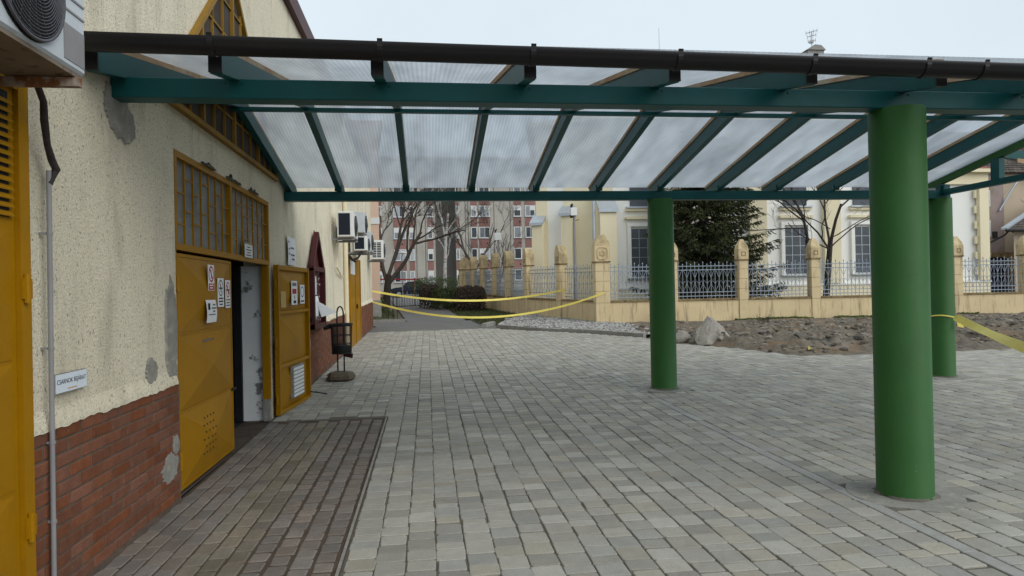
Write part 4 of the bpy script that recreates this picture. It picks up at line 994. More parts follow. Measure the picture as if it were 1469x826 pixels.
# grey conduit and taped hose
o = thing('conduit', (XW + .03, 3.76, 0), 'thin grey conduit pipe running down the roughcast wall', 'pipe')
mb = MB(); mb.tube([(XW + .046, 3.755, .02), (XW + .046, 3.765, 1.2), (XW + .046, 3.775, 2.28)], .0125, 12); smooth_angle(mb.build('pipe', 'conduit', o))
for z in (.45, .86, 1.35, 1.95):
    mb = MB(); mb.tube([(XW + .046, 3.757 + z * .008, z - .008), (XW + .046, 3.757 + z * .008, z + .008)], .0155, 12); mb.box((XW + .001, 3.755, z - .006), (XW + .034, 3.765, z + .006)); mb.build('clip', 'conduit', o)
mb = MB(); P = [(-1.80, 3.36, 2.66), (-1.84, 3.52, 2.57), (-1.88, 3.60, 2.50), (-1.92, 3.70, 2.40), (-1.93, 3.76, 2.33), (-1.93, 3.80, 2.29), (-1.945, 3.79, 2.25), (-1.95, 3.775, 2.21)]
mb.tube(P, [.015, .016, .018, .016, .019, .02, .017, .014], 10); tag(smooth_angle(mb.build('drain_hose', 'hose')), 'taped dark drain hose hanging under the near air conditioner', 'hose')
# notice board (maroon, pointed)
o = thing('notice_board', (XW + .05, 12.15, 1.0), 'maroon wooden notice board with pointed top and torn papers', 'notice board')
by0, by1, bz0, bz1, bp = 11.5, 12.78, 1.02, 2.05, 2.74
mb = MB(); mb.prism([(by0, bz0), (by1, bz0), (by1, bz1), ((by0 + by1) / 2, bp), (by0, bz1)], 0, XW + .03, XW + .045); recalc(mb.build('backboard', 'redwood', o))
def nb(a, b, wd, dep, name='frame'):
    mb = MB(); mb.beam((XW + .045 + dep / 2, *a), (XW + .045 + dep / 2, *b), wd, dep, (1, 0, 0)); mb.build(name, 'redwood', o)
nb((by0 + .05, bz0), (by0 + .05, bz1), .10, .080); nb((by1 - .05, bz0), (by1 - .05, bz1), .10, .080); nb((by0, bz0 + .04), (by1, bz0 + .04), .08, .074); nb((by0, bz1), (by1, bz1), .08, .077)
nb((by0 + .04, bz1), ((by0 + by1) / 2, bp - .06), .09, .07); nb((by1 - .04, bz1), ((by0 + by1) / 2, bp - .06), .09, .072)
mb = MB(); mb.box((XW + .003, 11.6, 1.2), (XW + .03, 12.6, 1.25)); mb.box((XW + .003, 11.6, 1.8), (XW + .03, 12.6, 1.85)); mb.build('batten', 'redwood', o)
pp = sheet_paper('poster', 'pale blue-white poster pinned inside the maroon notice board', 11.75, 12.2, 1.60, 1.93, XW + .047, 'sign', .005)
pp = sheet_paper('poster', 'white paper hanging loose from the maroon notice board', 11.85, 12.35, 1.22, 1.58, XW + .047, 'paper', .02)
mb = MB(); mb.add([(XW + .13, 12.3, 1.44), (XW + .33, 12.75, 1.27), (XW + .10, 12.35, 1.20), (XW + .06, 12.1, 1.50), (XW + .131, 12.3, 1.439), (XW + .331, 12.75, 1.269), (XW + .101, 12.35, 1.199), (XW + .061, 12.1, 1.499)], [(0, 1, 2, 3), (7, 6, 5, 4), (0, 4, 5, 1), (1, 5, 6, 2), (2, 6, 7, 3), (3, 7, 4, 0)])
tag(recalc(mb.build('torn_paper', 'paper')), 'torn white paper flapping off the maroon notice board', 'paper')
mb = MB()
for i in range(46):
    y = nr.uniform(11.7, 12.6); z = nr.uniform(1.1, 2.0); s_ = nr.uniform(.008, .028); mb.box((XW + .0455, y, z), (XW + .048, y + s_ * 1.6, z + s_))
tag(mb.build('paper_scraps', 'paper', o), kind='stuff')

# ---- air conditioners
def fan(o, x, yc, zc, r, nr_=13, spokes=18):
    mb = MB(); mb.tube([(x + .001, yc, zc), (x + .004, yc, zc)], r * 1.04, 40); f = mb.build('fan_shade_disc', 'void', o)  # near-black disc on the casing imitates the shaded hollow behind the grille
    mb = MB(); n = 40
    mb2 = MB()
    for k_ in range(nr_):
        q = r * (.28 + .72 * (k_ + 1) / nr_); bul = .030 * (1 - (q / r) ** 2) + .016
        P = [(x + bul, yc + q * math.cos(2 * math.pi * t / n), zc + q * math.sin(2 * math.pi * t / n)) for t in range(n + 1)]
        mb.tube(P, .0022 if k_ < nr_ - 1 else .008, 5, False)
    for s_ in range(spokes):
        a = 2 * math.pi * s_ / spokes; P = []
        for t in range(7):
            q = r * (.26 + .74 * t / 6); aa = a + .55 * (t / 6); bul = .028 * (1 - (q / r) ** 2) + .014
            P.append((x + bul, yc + q * math.cos(aa), zc + q * math.sin(aa)))
        mb.tube(P, .0022, 4, False)
    mb.build('fan_grille', 'grille', f, True)
    mb = MB(); mb.tube([(x + .014, yc, zc), (x + .05, yc, zc)], [r * .27, r * .24], 28); smooth_angle(mb.build('hub', 'grille', f))
    for b in range(3):
        mb = MB(); a = b * 2.094; ca, sa = math.cos(a), math.sin(a)
        def bp_(q, w_, d): return (x + .007 + d, yc + ca * q - sa * w_, zc + sa * q + ca * w_)
        mb.add([bp_(r * .2, -.05 * r, 0), bp_(r * .95, -.28 * r, 0), bp_(r * .95, .28 * r, .006), bp_(r * .2, .1 * r, .006), bp_(r * .2, -.05 * r, .001), bp_(r * .95, -.28 * r, .001), bp_(r * .95, .28 * r, .007), bp_(r * .2, .1 * r, .007)], [(3, 2, 1, 0), (4, 5, 6, 7), (0, 1, 5, 4), (1, 2, 6, 5), (2, 3, 7, 6), (3, 0, 4, 7)])
        mb.build('blade', 'dark', f)
def ac(label, x0, x1, y0, y1, z0, z1, fanpos, bm='rust', end='plain', body='acgrey', detail=True):
    o = thing('air_conditioner', ((x0 + x1) / 2, (y0 + y1) / 2, z0), label, 'air conditioner', 'air conditioners on the market hall wall')
    mb = MB(); mb.bbox((x0, y0, z0 + .02), (x1, y1, z1), .012); mb.build('casing', body, o)
    mb = MB(); mb.box((x0 + .01, y0 + .01, z0), (x1 - .012, y1 - .01, z0 + .0195)); mb.build('base_pan', 'acbase', o)
    fan(o, x1, *fanpos, *((13, 20) if detail else (6, 8)))
    if detail:
        for i in range(5):
            mb = MB(); z = z1 - .05 - i * .062; mb.box((x1 + .0005, fanpos[0] + fanpos[2] + .03, z), (x1 + .005, y1 - .012, z + .009)); mb.build('groove', 'conduit', o)
        mb = MB(); mb.box((x1 + .0005, fanpos[0] + fanpos[2] + .025, z0 + .05), (x1 + .003, y1 - .014, z1 - .36)); mb.build('service_panel', 'conduit', o)
    if end == 'coil':
        mb = MB(); mb.box((x0 + .03, y0 - .004, z0 + .06), (x1 - .07, y0 - .0005, z1 - .04)); mb.build('coil', 'navy', o)
    if end == 'louvre':
        for i in range(9):
            for c_ in range(2):
                mb = MB(); z = z0 + .08 + i * (z1 - z0 - .14) / 9; xa = x0 + .05 + c_ * (x1 - x0 - .1) * .5; mb.box((xa, y0 - .004, z), (xa + (x1 - x0 - .1) * .42, y0 - .0005, z + .04)); mb.build('louvre_slot', 'navy', o)
    for y in (y0 + .1, y1 - .06):
        b = MB(); b.box((XW + .001, y - .018, z0 - .045), (x1 + .005, y + .018, z0 - .004)); b.box((XW + .001, y - .02, z0 + .0), (XW + .03, y + .02, z0 + .3)); b.build('bracket', bm, o)
    return o
ac('weathered air conditioner with dark fan grille on rusty brackets above louvred door', -1.90, -1.58, 2.58, 3.38, 2.63, 3.20, (2.93, 2.905, .235))
ac('white air conditioner with dark coil end, over the cream downpipe', -1.87, -1.53, 14.5, 15.35, 2.80, 3.36, (14.9, 3.08, .22), 'conduit', 'coil', 'white', False)
ac('grey air conditioner, upper one behind the coil-ended unit', -1.84, -1.52, 16.9, 17.7, 3.10, 3.64, (17.3, 3.36, .21), 'conduit', 'plain', 'acgrey', False)
ac('small air conditioner with dark end, low above the far mustard door', -1.80, -1.47, 17.0, 17.85, 2.66, 3.05, (17.4, 2.85, .16), 'conduit', 'coil', 'white', False)
ac('air conditioner beside the small dark-ended unit over the far door', -1.82, -1.50, 18.5, 19.3, 2.74, 3.30, (18.9, 3.02, .21), 'conduit', 'plain', 'acgrey', False)
ac('white air conditioner with slatted end near the hall corner', -1.86, -1.45, 22.9, 23.7, 2.74, 3.40, (23.3, 3.07, .24), 'conduit', 'louvre', 'white', False)
mb = MB(); mb.tube([(-1.9, 14.8, 2.75), (-1.93, 14.95, 2.4), (-1.95, 14.9, 2.2), (-1.93, 15.2, 2.1), (-1.96, 15.6, 2.05), (-1.96, 16.2, 2.0)], .018, 8); tag(mb.build('refrigerant_line', 'render_far'), 'pale refrigerant line looping below the coil-ended air conditioner', 'pipe')
mb = MB(); mb.tube([(-1.6, 17.0, 2.66), (-1.7, 17.0, 2.5), (-1.85, 17.05, 2.45), (-1.9, 17.3, 2.5), (-1.8, 17.3, 2.42), (-1.93, 17.1, 2.55)], .03, 8); tag(mb.build('cable_bundle', 'hose'), 'dark coiled cable bundle under the small air conditioner', 'cable')

# ---- litter bin
bx, byy, bz = -1.52, 11.95, g(11.95)
o = thing('litter_bin', (bx, byy, bz), 'black wire mesh litter bin on hoop stand with concrete foot', 'bin')
mb = MB(); n = 10; r_ = random.Random(4); low = []
for lvl, (rx, z) in enumerate(((.19, 0.0), (.235, .03), (.24, .085), (.19, .135), (.10, .15))):
    for k_ in range(n):
        t = 2 * math.pi * k_ / n + .3; q = rx * r_.uniform(.88, 1.1) * (1 + .12 * abs(math.sin(2 * t))); low.append((bx + q * math.cos(t), byy + q * math.sin(t), bz + z))
mb.add(low, [(l * n + k_, l * n + (k_ + 1) % n, (l + 1) * n + (k_ + 1) % n, (l + 1) * n + k_) for l in range(4) for k_ in range(n)] + [tuple(range(n - 1, -1, -1)), tuple(4 * n + k_ for k_ in range(n))])
mb.build('foot', 'binfoot', o)
P = [(bx - .055, byy, bz + .1)] + [(bx - .055, byy, bz + z) for z in (.5, .9, 1.15)] + [(bx + .055 * -math.cos(t), byy, bz + 1.15 + .13 * math.sin(t)) for t in [math.pi * k_ / 8 for k_ in range(1, 8)]] + [(bx + .055, byy, bz + z) for z in (1.15, .9, .5, .1)]
mb = MB(); mb.tube(P, .013, 10); smooth_angle(mb.build('hoop', 'dark', o))
bk = thing('basket', (bx + .02, byy, bz + .47), None, None); bk.parent = o; bk.location = (0.02, -.02, .47)
bcx, bcy = bx + .02, byy - .02
for (z, r, wd) in ((.47, .165, .010), (.63, .170, .007), (.78, .175, .007), (.95, .182, .011), (.975, .186, .014)):
    mb = MB(); mb.tube([(bcx + r * math.cos(2 * math.pi * t / 28), bcy + r * math.sin(2 * math.pi * t / 28), bz + z) for t in range(29)], wd, 6, False); mb.build('band', 'dark', bk)
for k_ in range(60):
    t = 2 * math.pi * k_ / 60
    mb = MB(); mb.beam((bcx + .165 * math.cos(t), bcy + .165 * math.sin(t), bz + .47), (bcx + .182 * math.cos(t), bcy + .182 * math.sin(t), bz + .95), .0055, .004, (math.cos(t), math.sin(t), 0)); mb.build('wire', 'binmesh', bk)
mb = MB(); lathe(mb, [(.001, bz + .472), (.158, bz + .473), (.158, bz + .478)], bcx, bcy, 24); mb.build('floor_plate', 'binmesh', bk)
mb = MB(); lathe(mb, [(.150, bz + .48), (.152, bz + .56), (.14, bz + .60), (.05, bz + .61)], bcx, bcy, 24); mb.build('bin_liner', 'dark', bk, True)
mb = MB(); mb.tube([(bcx - .18, bcy, bz + .95), (bcx - .30, bcy - .03, bz + .90)], [.05, .03], 8); mb.build('ash_tray', 'dark', o)
mb = MB(); mb.tube([(bx + .06, byy + .02, bz + .43), (bx + .20, byy + .03, bz + .41)], [.028, .042], 12); mb.build('lock_barrel', 'redwood', o)
# rocks on the earth
def boulder(name, label, c, sx, sy, sz, seed, sub=3, verts=None):
    import bmesh
    b = bmesh.new(); bmesh.ops.create_icosphere(b, subdivisions=sub, radius=1)
    for v in b.verts:
        d = v.co.normalized()
        k_ = 1 + .22 * noise.noise(d * 1.3 + Vector((seed, 0, 0))) + .07 * noise.noise(d * 4 + Vector((seed, 3, 0)))
        # facet: clamp against random planes
        for q in range(7):
            nn = noise.random_unit_vector() if False else Vector((math.sin(seed * 3 + q * 2.1), math.cos(seed * 5 + q * 1.7), math.sin(seed + q * 3.3) * .8 + .2)).normalized()
            dd = d.dot(nn) * k_
            if dd > .74: k_ *= .74 / dd
        v.co = d * k_
    me = bpy.data.meshes.new(name); b.to_mesh(me); b.free()
    for v in me.vertices: v.co = Vector((v.co.x * sx, v.co.y * sy, v.co.z * sz))
    me.materials.append(MT['stone'])
    o = link(name, me, None, c); return tag(o, label, 'rock', 'rocks on the churned earth')
def slab_rock(name, label, base, top, c, h):
    """angular broken concrete lump: base polygon tapering to an off-centre ridge"""
    mb = MB(); n = len(base)
    mid = [(x * .93 + .03 * math.sin(i * 5), y * .93, h * (.28 + .10 * math.sin(i * 2.3))) for i, (x, y) in enumerate(base)]
    vs_ = [(c[0] + x, c[1] + y, c[2] - .06) for x, y in base] + [(c[0] + x, c[1] + y, c[2] + z) for x, y, z in mid] + [(c[0] + x, c[1] + y, c[2] + z) for x, y, z in top]
    k_ = len(top); fs = [(i, (i + 1) % n, n + (i + 1) % n, n + i) for i in range(n)]
    fs += [(n + i, n + (i + 1) % n, 2 * n + (i + 1) * k_ // n % k_, 2 * n + i * k_ // n) if (i + 1) * k_ // n % k_ != i * k_ // n else (n + i, n + (i + 1) % n, 2 * n + i * k_ // n) for i in range(n)]
    fs.append(tuple(2 * n + i for i in range(k_)))
    mb.add(vs_, fs); o = recalc(mb.build(name, 'stone')); return tag(o, label, 'rock')
def hull_rock(name, label, pts, c):
    import bmesh
    b = bmesh.new()
    for p in pts: b.verts.new(p)
    r = bmesh.ops.convex_hull(b, input=b.verts)
    bmesh.ops.delete(b, geom=[v for v in b.verts if not v.link_faces], context='VERTS')
    bmesh.ops.subdivide_edges(b, edges=b.edges[:], cuts=5, use_grid_fill=True)
    for v in b.verts:
        q = v.co; v.co = q + Vector((noise.noise(q * 6), noise.noise(q * 6 + Vector((5, 0, 0))), noise.noise(q * 6 + Vector((0, 7, 0))))) * .035 + Vector((noise.noise(q * 17), 0, noise.noise(q * 17 + Vector((3, 0, 0))))) * .012
    bmesh.ops.recalc_face_normals(b, faces=b.faces)
    me = bpy.data.meshes.new(name); b.to_mesh(me); b.free(); me.materials.append(MT['stone'])
    return tag(link(name, me, None, c), label, 'rock', 'rocks on the churned earth')
hull_rock('boulder', 'large pointed lump of broken concrete on the churned earth', [(-.46, -.2, -.08), (-.28, -.36, -.08), (.36, -.32, -.08), (.58, -.05, -.08), (.45, .3, -.08), (-.3, .35, -.08), (-.44, 0, .16), (-.10, 0, .60), (.03, .08, .56), (-.02, -.12, .50), (.32, .02, .32)], (6.92, 15.75, earth_z(6.92, 15.75)))
boulder('boulder', 'small grey rock leaning beside the large pointed concrete lump', (6.32, 16.15, g(16.1) + .12), .22, .22, .21, 1.7)
mb = MB(); P = [(8.02, 13.35), (8.06, 13.30), (8.10, 13.38), (8.15, 13.34), (8.12, 13.42), (8.05, 13.43)]
mb.add([(x, y, earth_z(x, y) + .06 + .05 * (i % 2)) for i, (x, y) in enumerate(P)], [tuple(range(6))]); tag(mb.build('tape_scrap', 'tape'), 'crumpled scrap of yellow tape on the earth', 'litter')

# ================================================================ OCHRE FENCE
fence = thing('boundary_wall', (8, 23.8, .37), 'ochre rendered boundary wall with gabled pillars and pale iron railings', 'fence')
FP = [Vector((6.28, 23.75)), Vector((8.90, 23.62)), Vector((11.55, 23.5)), Vector((14.3, 23.35)), Vector((17.1, 23.25)), Vector((19.95, 23.15)), Vector((22.8, 23.05)), Vector((25.6, 22.95)), Vector((28.4, 22.85))]
LPs = [Vector((6.28, 23.75)), Vector((5.36, 26.5)), Vector((4.44, 29.2)), Vector((3.9, 31.9)), Vector((3.5, 34.5)), Vector((3.12, 37.2)), Vector((2.76, 40.0)), Vector((2.36, 42.5))]
def pillar(p, d, wdt, big=False, zt=None, mat_='fencewall', form='gable', captop=3.05):
    """p centre, d unit direction along the fence"""
    base = g(p.y); nrm = Vector((d.y, -d.x))
    if nrm.y > 0: nrm = -nrm
    def box(u0, u1, v0, v1, z0, z1, mb):
        P = [p + d * u0 + nrm * v0, p + d * u1 + nrm * v0, p + d * u1 + nrm * v1, p + d * u0 + nrm * v1]
        mb.add([(q.x, q.y, z0) for q in P] + [(q.x, q.y, z1) for q in P], [(3, 2, 1, 0), (4, 5, 6, 7), (0, 1, 5, 4), (1, 2, 6, 5), (2, 3, 7, 6), (3, 0, 4, 7)])
    w2 = wdt / 2; sh = 2.18
    nst = 4 if True else 3; z0 = base - .1
    pl = None
    hts = [.72, 1.14, 1.50, 1.86, sh]
    mb = MB(); box(-w2, w2, -w2, w2, z0, base + hts[0], mb); pl = recalc(mb.build('pillar', mat_, fence))
    for a, b in zip(hts, hts[1:]):
        mb = MB(); box(-w2 + .003, w2 - .003, -w2 + .003, w2 - .003, base + a + .012, base + b, mb); recalc(mb.build('pillar_block', mat_, pl))
        mb = MB(); box(-w2 + .014, w2 - .014, -w2 + .014, w2 - .014, base + a, base + a + .012, mb); recalc(mb.build('pillar_joint', 'coping', pl))
    c0, c1 = (.60, .95) if big else (.42, .78)
    z1 = base + sh + c0; z2 = base + sh + c1 + (.05 if big else 0)
    e = .03
    mb = MB(); box(-w2 - e, w2 + e, -w2 - e, w2 + e, base + sh + .001, base + sh + .05, mb); recalc(mb.build('pillar_ledge', 'coping', pl))
    mb = MB(); box(-w2 - .02, w2 + .02, -w2 - .02, w2 + .02, base + sh + .051, z1, mb)
    cm = recalc(mb.build('pillar_cap', 'lichen' if not big else mat_, pl))
    # gabled top
    mb = MB(); w3 = w2 + .02
    prof = [(-w3, z1), (w3, z1), (w3 * .86, z1 + (z2 - z1) * .40), (w3 * .30, z2), (-w3 * .30, z2), (-w3 * .86, z1 + (z2 - z1) * .40)]
    A = [p + d * u - nrm * w3 for u, z in prof]; B = [p + d * u + nrm * w3 for u, z in prof]
    if form == 'pyramid':
        A = [p + d * u - nrm * w3 * (1 if i < 2 else .75 if i in (2, 5) else .25) for i, (u, z) in enumerate(prof)]; B = [p + d * u + nrm * w3 * (1 if i < 2 else .75 if i in (2, 5) else .25) for i, (u, z) in enumerate(prof)]
    vs_ = [(q.x, q.y, prof[i][1] + .001) for i, q in enumerate(A)] + [(q.x, q.y, prof[i][1] + .001) for i, q in enumerate(B)]
    mb.add(vs_, [tuple(range(6)), tuple(range(11, 5, -1))] + [(i, i + 6, (i + 1) % 6 + 6, (i + 1) % 6) for i in range(6)])
    recalc(mb.build('pillar_gable', 'lichen', pl))
    if big:
        # round medallion with six-pointed star on the face
        ctr = p + nrm * (w3 + .004); zc = base + sh + .33
        def Q(u, z, o=0.0): q = ctr + d * u + nrm * o; return (q.x, q.y, z)
        mb = MB(); n = 32; vs_ = []
        for k_ in range(n):
            t = 2 * math.pi * k_ / n
            cu = math.copysign(abs(math.cos(t)) ** .6, math.cos(t)); sz_ = math.copysign(abs(math.sin(t)) ** .6, math.sin(t))
            for q, o_ in ((1, 0), (1, .02), (.87, .02), (.87, 0)): vs_.append(Q(.20 * q * cu, zc + .235 * q * sz_, o_))
        mb.add(vs_, [(4 * k_ + j, 4 * ((k_ + 1) % n) + j, 4 * ((k_ + 1) % n) + j + 1, 4 * k_ + j + 1) for k_ in range(n) for j in range(3)])
        recalc(mb.build('medallion_rim', 'lichen', cm))
        mb = MB()
        for s_ in (1, -1):
            tri = [(.125 * math.sin(2 * math.pi * k_ / 3), s_ * .125 * math.cos(2 * math.pi * k_ / 3)) for k_ in range(3)]
            for a, b in zip(tri, tri[1:] + tri[:1]):
                mb.beam(Q(a[0], zc + a[1], .006 + .002 * s_), Q(b[0], zc + b[1], .006 + .002 * s_), .022, .012, (nrm.x, nrm.y, 0))
        mb.build('star', 'lichen', cm)
    else:
        mb = MB(); q0 = p + nrm * (w3 + .003)
        zc = base + sh + .24
        for a, b in (((-.07, -.07), (.07, -.07)), ((.07, -.07), (.07, .07)), ((.07, .07), (-.07, .07)), ((-.07, .07), (-.07, -.07))):
            qa = q0 + d * a[0]; qb = q0 + d * b[0]; mb.beam((qa.x, qa.y, zc + a[1]), (qb.x, qb.y, zc + b[1]), .02, .012, (nrm.x, nrm.y, 0))
        mb.build('rosette', 'coping', cm)
    return pl
def bay(p, q, wp):
    d = (q - p).normalized(); L_ = (q - p).length; a = p + d * wp; b = q - d * wp
    nrm = Vector((d.y, -d.x))
    if nrm.y > 0: nrm = -nrm
    zb = g((p.y + q.y) / 2)
    mb = MB(); za, zc = g(a.y), g(b.y)
    def slab(v0, v1, h0, h1):
        P = [a + nrm * v0, b + nrm * v0, b + nrm * v1, a + nrm * v1]
        mb.add([(r.x, r.y, g(r.y) + h0) for r in P] + [(r.x, r.y, g(r.y) + h1) for r in P], [(3, 2, 1, 0), (4, 5, 6, 7), (0, 1, 5, 4), (1, 2, 6, 5), (2, 3, 7, 6), (3, 0, 4, 7)])
    slab(-.14, .14, -.1, .74); recalc(mb.build('dwarf_wall', 'fencewall', fence))
    mb = MB(); slab(-.18, .18, .742, .80); recalc(mb.build('coping', 'coping', fence))
    rail = MB(); 
    for h in (.90, 1.04, 1.86, 2.0):
        rail.beam((a.x, a.y, g(a.y) + h), (b.x, b.y, g(b.y) + h), .028, .028)
    ro = rail.build('railing', 'iron', fence)
    n = max(6, int((b - a).length / 0.145))
    for i in range(n):
        t = (i + .5) / n; c = a + (b - a) * t; zg = g(c.y); tall = i % 2 == 0
        mb = MB(); top = 2.17 if tall else 2.10
        mb.tube([(c.x, c.y, zg + .80), (c.x, c.y, zg + top - .09)], .011, 5)
        # spear tip
        mb.tube([(c.x, c.y, zg + top - .09), (c.x, c.y, zg + top - .05), (c.x, c.y, zg + top)], [.008, .024, .002], 5)
        mb.build('spear_bar', 'iron', ro)
        if not tall and i + 1 < n:
            mb = MB()
            h = (b - a).length / n * .98
            for s_ in (-1, 1):
                P = [(c.x + d.x * s_ * h * u, c.y + d.y * s_ * h * u, zg + z) for u, z in ((.1, 1.36), (.35, 1.42), (.75, 1.46), (.95, 1.36), (.75, 1.26), (.4, 1.18), (.1, 1.05))]
                mb.tube(P, .008, 4, False)
                P = [(c.x + d.x * s_ * h * u, c.y + d.y * s_ * h * u, zg + z) for u, z in ((.1, 1.86), (.5, 1.76), (.9, 1.60))]
                mb.tube(P, .008, 4, False)
            mb.build('scroll', 'iron', ro)
for i, (p, q) in enumerate(zip(FP, FP[1:])):
    bay(p, q, .27 if i == 0 else .18)
for i, p in enumerate(FP):
    d = (FP[min(i + 1, len(FP) - 1)] - FP[max(i - 1, 0)]).normalized()
    if i == 0: pillar(p, (FP[1] - FP[0]).normalized(), .52, True)
    else: pillar(p, d, .34, form='pyramid')
for i, (p, q) in enumerate(zip(LPs, LPs[1:])): bay(p, q, .27 if i == 0 else .18)
for i, p in enumerate(LPs[1:], 1):
    d = (LPs[min(i + 1, len(LPs) - 1)] - LPs[i - 1]).normalized()
    pillar(p, Vector((1, .05)).normalized() if i == 7 else d, .35 if i < 7 else .70, False, form='gable')
# moss along the wall foot
mb = MB()
for i in range(2600):
    x = rr.uniform(10.8, 21); y = 23.20 - (x - 10) * .035 + rr.gauss(0, .09)
    if noise.noise((x * .8, 2, 0)) < -.05: continue
    mb.cr = rr.random(); rock(mb, (x, y, g(y) + max(0, earth_h(x, y)) + .02), rr.uniform(.015, .05), rr, .8)
tag(mb.build('moss', 'moss'), 'yellow-green moss clumps along the foot of the ochre wall', 'moss', kind='stuff')

# ================================================================ BARRIER TAPE
def tape(pts, label, sag, wd=.075, n=28, twist=0.3, lean=0.0):
    mb = MB(); a, b = Vector(pts[0]), Vector(pts[1]); vs_ = []
    side = (b - a).cross(Vector((0, 0, 1))).normalized()
    for i in range(n + 1):
        t = i / n; p = a + (b - a) * t; p.z -= sag * 4 * t * (1 - t)
        ang = lean + twist * math.sin(t * 9); u = Vector((0, 0, 1)) * math.cos(ang) + side * math.sin(ang)
        w_ = wd * (1 if 0.03 < t < .97 else .5)
        for o_ in (-1, 1): vs_ += [p + u * w_ / 2 * o_ , p + u * w_ / 2 * o_ + side * .0015]
    fs = []
    for i in range(n):
        k_ = 4 * i; fs += [(k_, k_ + 2, k_ + 6, k_ + 4), (k_ + 1, k_ + 5, k_ + 7, k_ + 3), (k_, k_ + 4, k_ + 5, k_ + 1), (k_ + 2, k_ + 3, k_ + 7, k_ + 6)]
    mb.add(vs_, fs); return tag(recalc(mb.build('barrier_tape', 'tape')), label, 'barrier tape', 'yellow barrier tapes')
tape([(-1.985, 24.3, 1.70), (5.50, 26.20, 1.62)], 'upper yellow barrier tape strung from hall corner to second fence pillar', .40)
tape([(-1.985, 24.25, 1.32), (6.30, 23.36, 1.47)], 'lower sagging yellow barrier tape tied to the star pillar', .72)
tp = tape([(8.34, 9.72, 1.04), (5.7, 5.6, .90)], 'yellow barrier tape tied round the far corner green column', .02, .11, 28, .3, -0.8)
mb = MB(); mb.tube([(8.30 + .197 * math.cos(t), 9.96 + .197 * math.sin(t), 1.04 + .02 * math.sin(t * 2)) for t in [2 * math.pi * k_ / 24 for k_ in range(25)]], .012, 6, False); mb.build('knot_band', 'tape', tp)
mb = MB(); mb.add([(8.36, 9.72, 1.05), (8.45, 9.70, 1.02), (8.47, 9.69, .86), (8.38, 9.71, .88), (8.36, 9.715, 1.05), (8.45, 9.695, 1.02), (8.47, 9.685, .86), (8.38, 9.705, .88)], [(0, 1, 2, 3), (7, 6, 5, 4), (0, 4, 5, 1), (1, 5, 6, 2), (2, 6, 7, 3), (3, 7, 4, 0)]); recalc(mb.build('loose_end', 'tape', tp))

# ================================================================ SYNAGOGUE
sg = thing('synagogue', (16, 33, .45), 'cream and white rendered hall with buttresses and tall grid windows', 'building')
SY, SG = 28.5, 0.40
SX0, SX1, EAVE = 8.15, 26.2, 6.5
SB = (6.0, 39.6)
SXM = 22.3; EMAIN = 9.0
SC = (5.02, 30.32)
poly = [(SX0, SY), (SXM, SY), (SXM, 39.6), (6.75, 39.6), SC]
mb = MB(); mb.prism(poly, 2, SG - .3, EMAIN); recalc(mb.build('wall', 'synwhite', sg))
mb = MB(); mb.prism([(SXM + .002, SY + .06), (SX1, SY + .06), (SX1, 38.0), (SXM + .002, 38.0)], 2, SG - .3, EAVE); recalc(mb.build('wing_wall', 'synwhite', sg))
o_ = [(SX0 - .3, SY - .35), (SXM + .35, SY - .35), (SXM + .35, 40), (6.4, 40), (SC[0] - .4, SC[1] - .1)]
mb = MB(); mb.prism(o_, 2, EMAIN + .002, EMAIN + .2); recalc(mb.build('eaves', 'syncream', sg))
rz = EMAIN + .205; top = [(11, 34, 11.0), (19.0, 34, 11.0)]
mb = MB(); mb.add([(x, y, rz) for x, y in o_] + top, [(0, 1, 6, 5), (1, 2, 6), (2, 3, 5, 6), (3, 4, 5), (4, 0, 5), (4, 3, 2, 1, 0)]); recalc(mb.build('roof', 'redtile', sg))
o_ = [(SXM + .36, SY - .35), (SX1 + .35, SY - .35), (SX1 + .35, 38.3), (SXM + .36, 38.3)]
mb = MB(); mb.prism(o_, 2, EAVE + .18, EAVE + .34); recalc(mb.build('eaves', 'syncream', sg))
mb = MB(); mb.add([(x, y, EAVE + .345) for x, y in o_] + [(SXM + .36, 33, 8.4), (24.2, 33, 8.4)], [(0, 1, 5, 4), (1, 2, 5), (2, 3, 4, 5), (3, 2, 1, 0), (3, 0, 4)]); recalc(mb.build('wing_roof', 'redtile', sg))
mb = MB(); mb.box((SXM + .01, SY - .10, EAVE - .35), (SX1 + .08, SY - .002, EAVE + .17)); mb.build('frieze', 'syncream', sg)
mb = MB(); mb.box((SX0 - .02, SY - .14, SG - .2), (SX1 + .06, SY - .002, 1.55)); mb.build('plinth', 'syncream', sg)
mb = MB(); mb.box((SX0, SY - .18, 1.551), (SX1 + .06, SY - .003, 1.63)); mb.build('plinth_cap', 'synwhite', sg)
WX = [9.45, 12.95, 16.6, 20.0, 23.4]
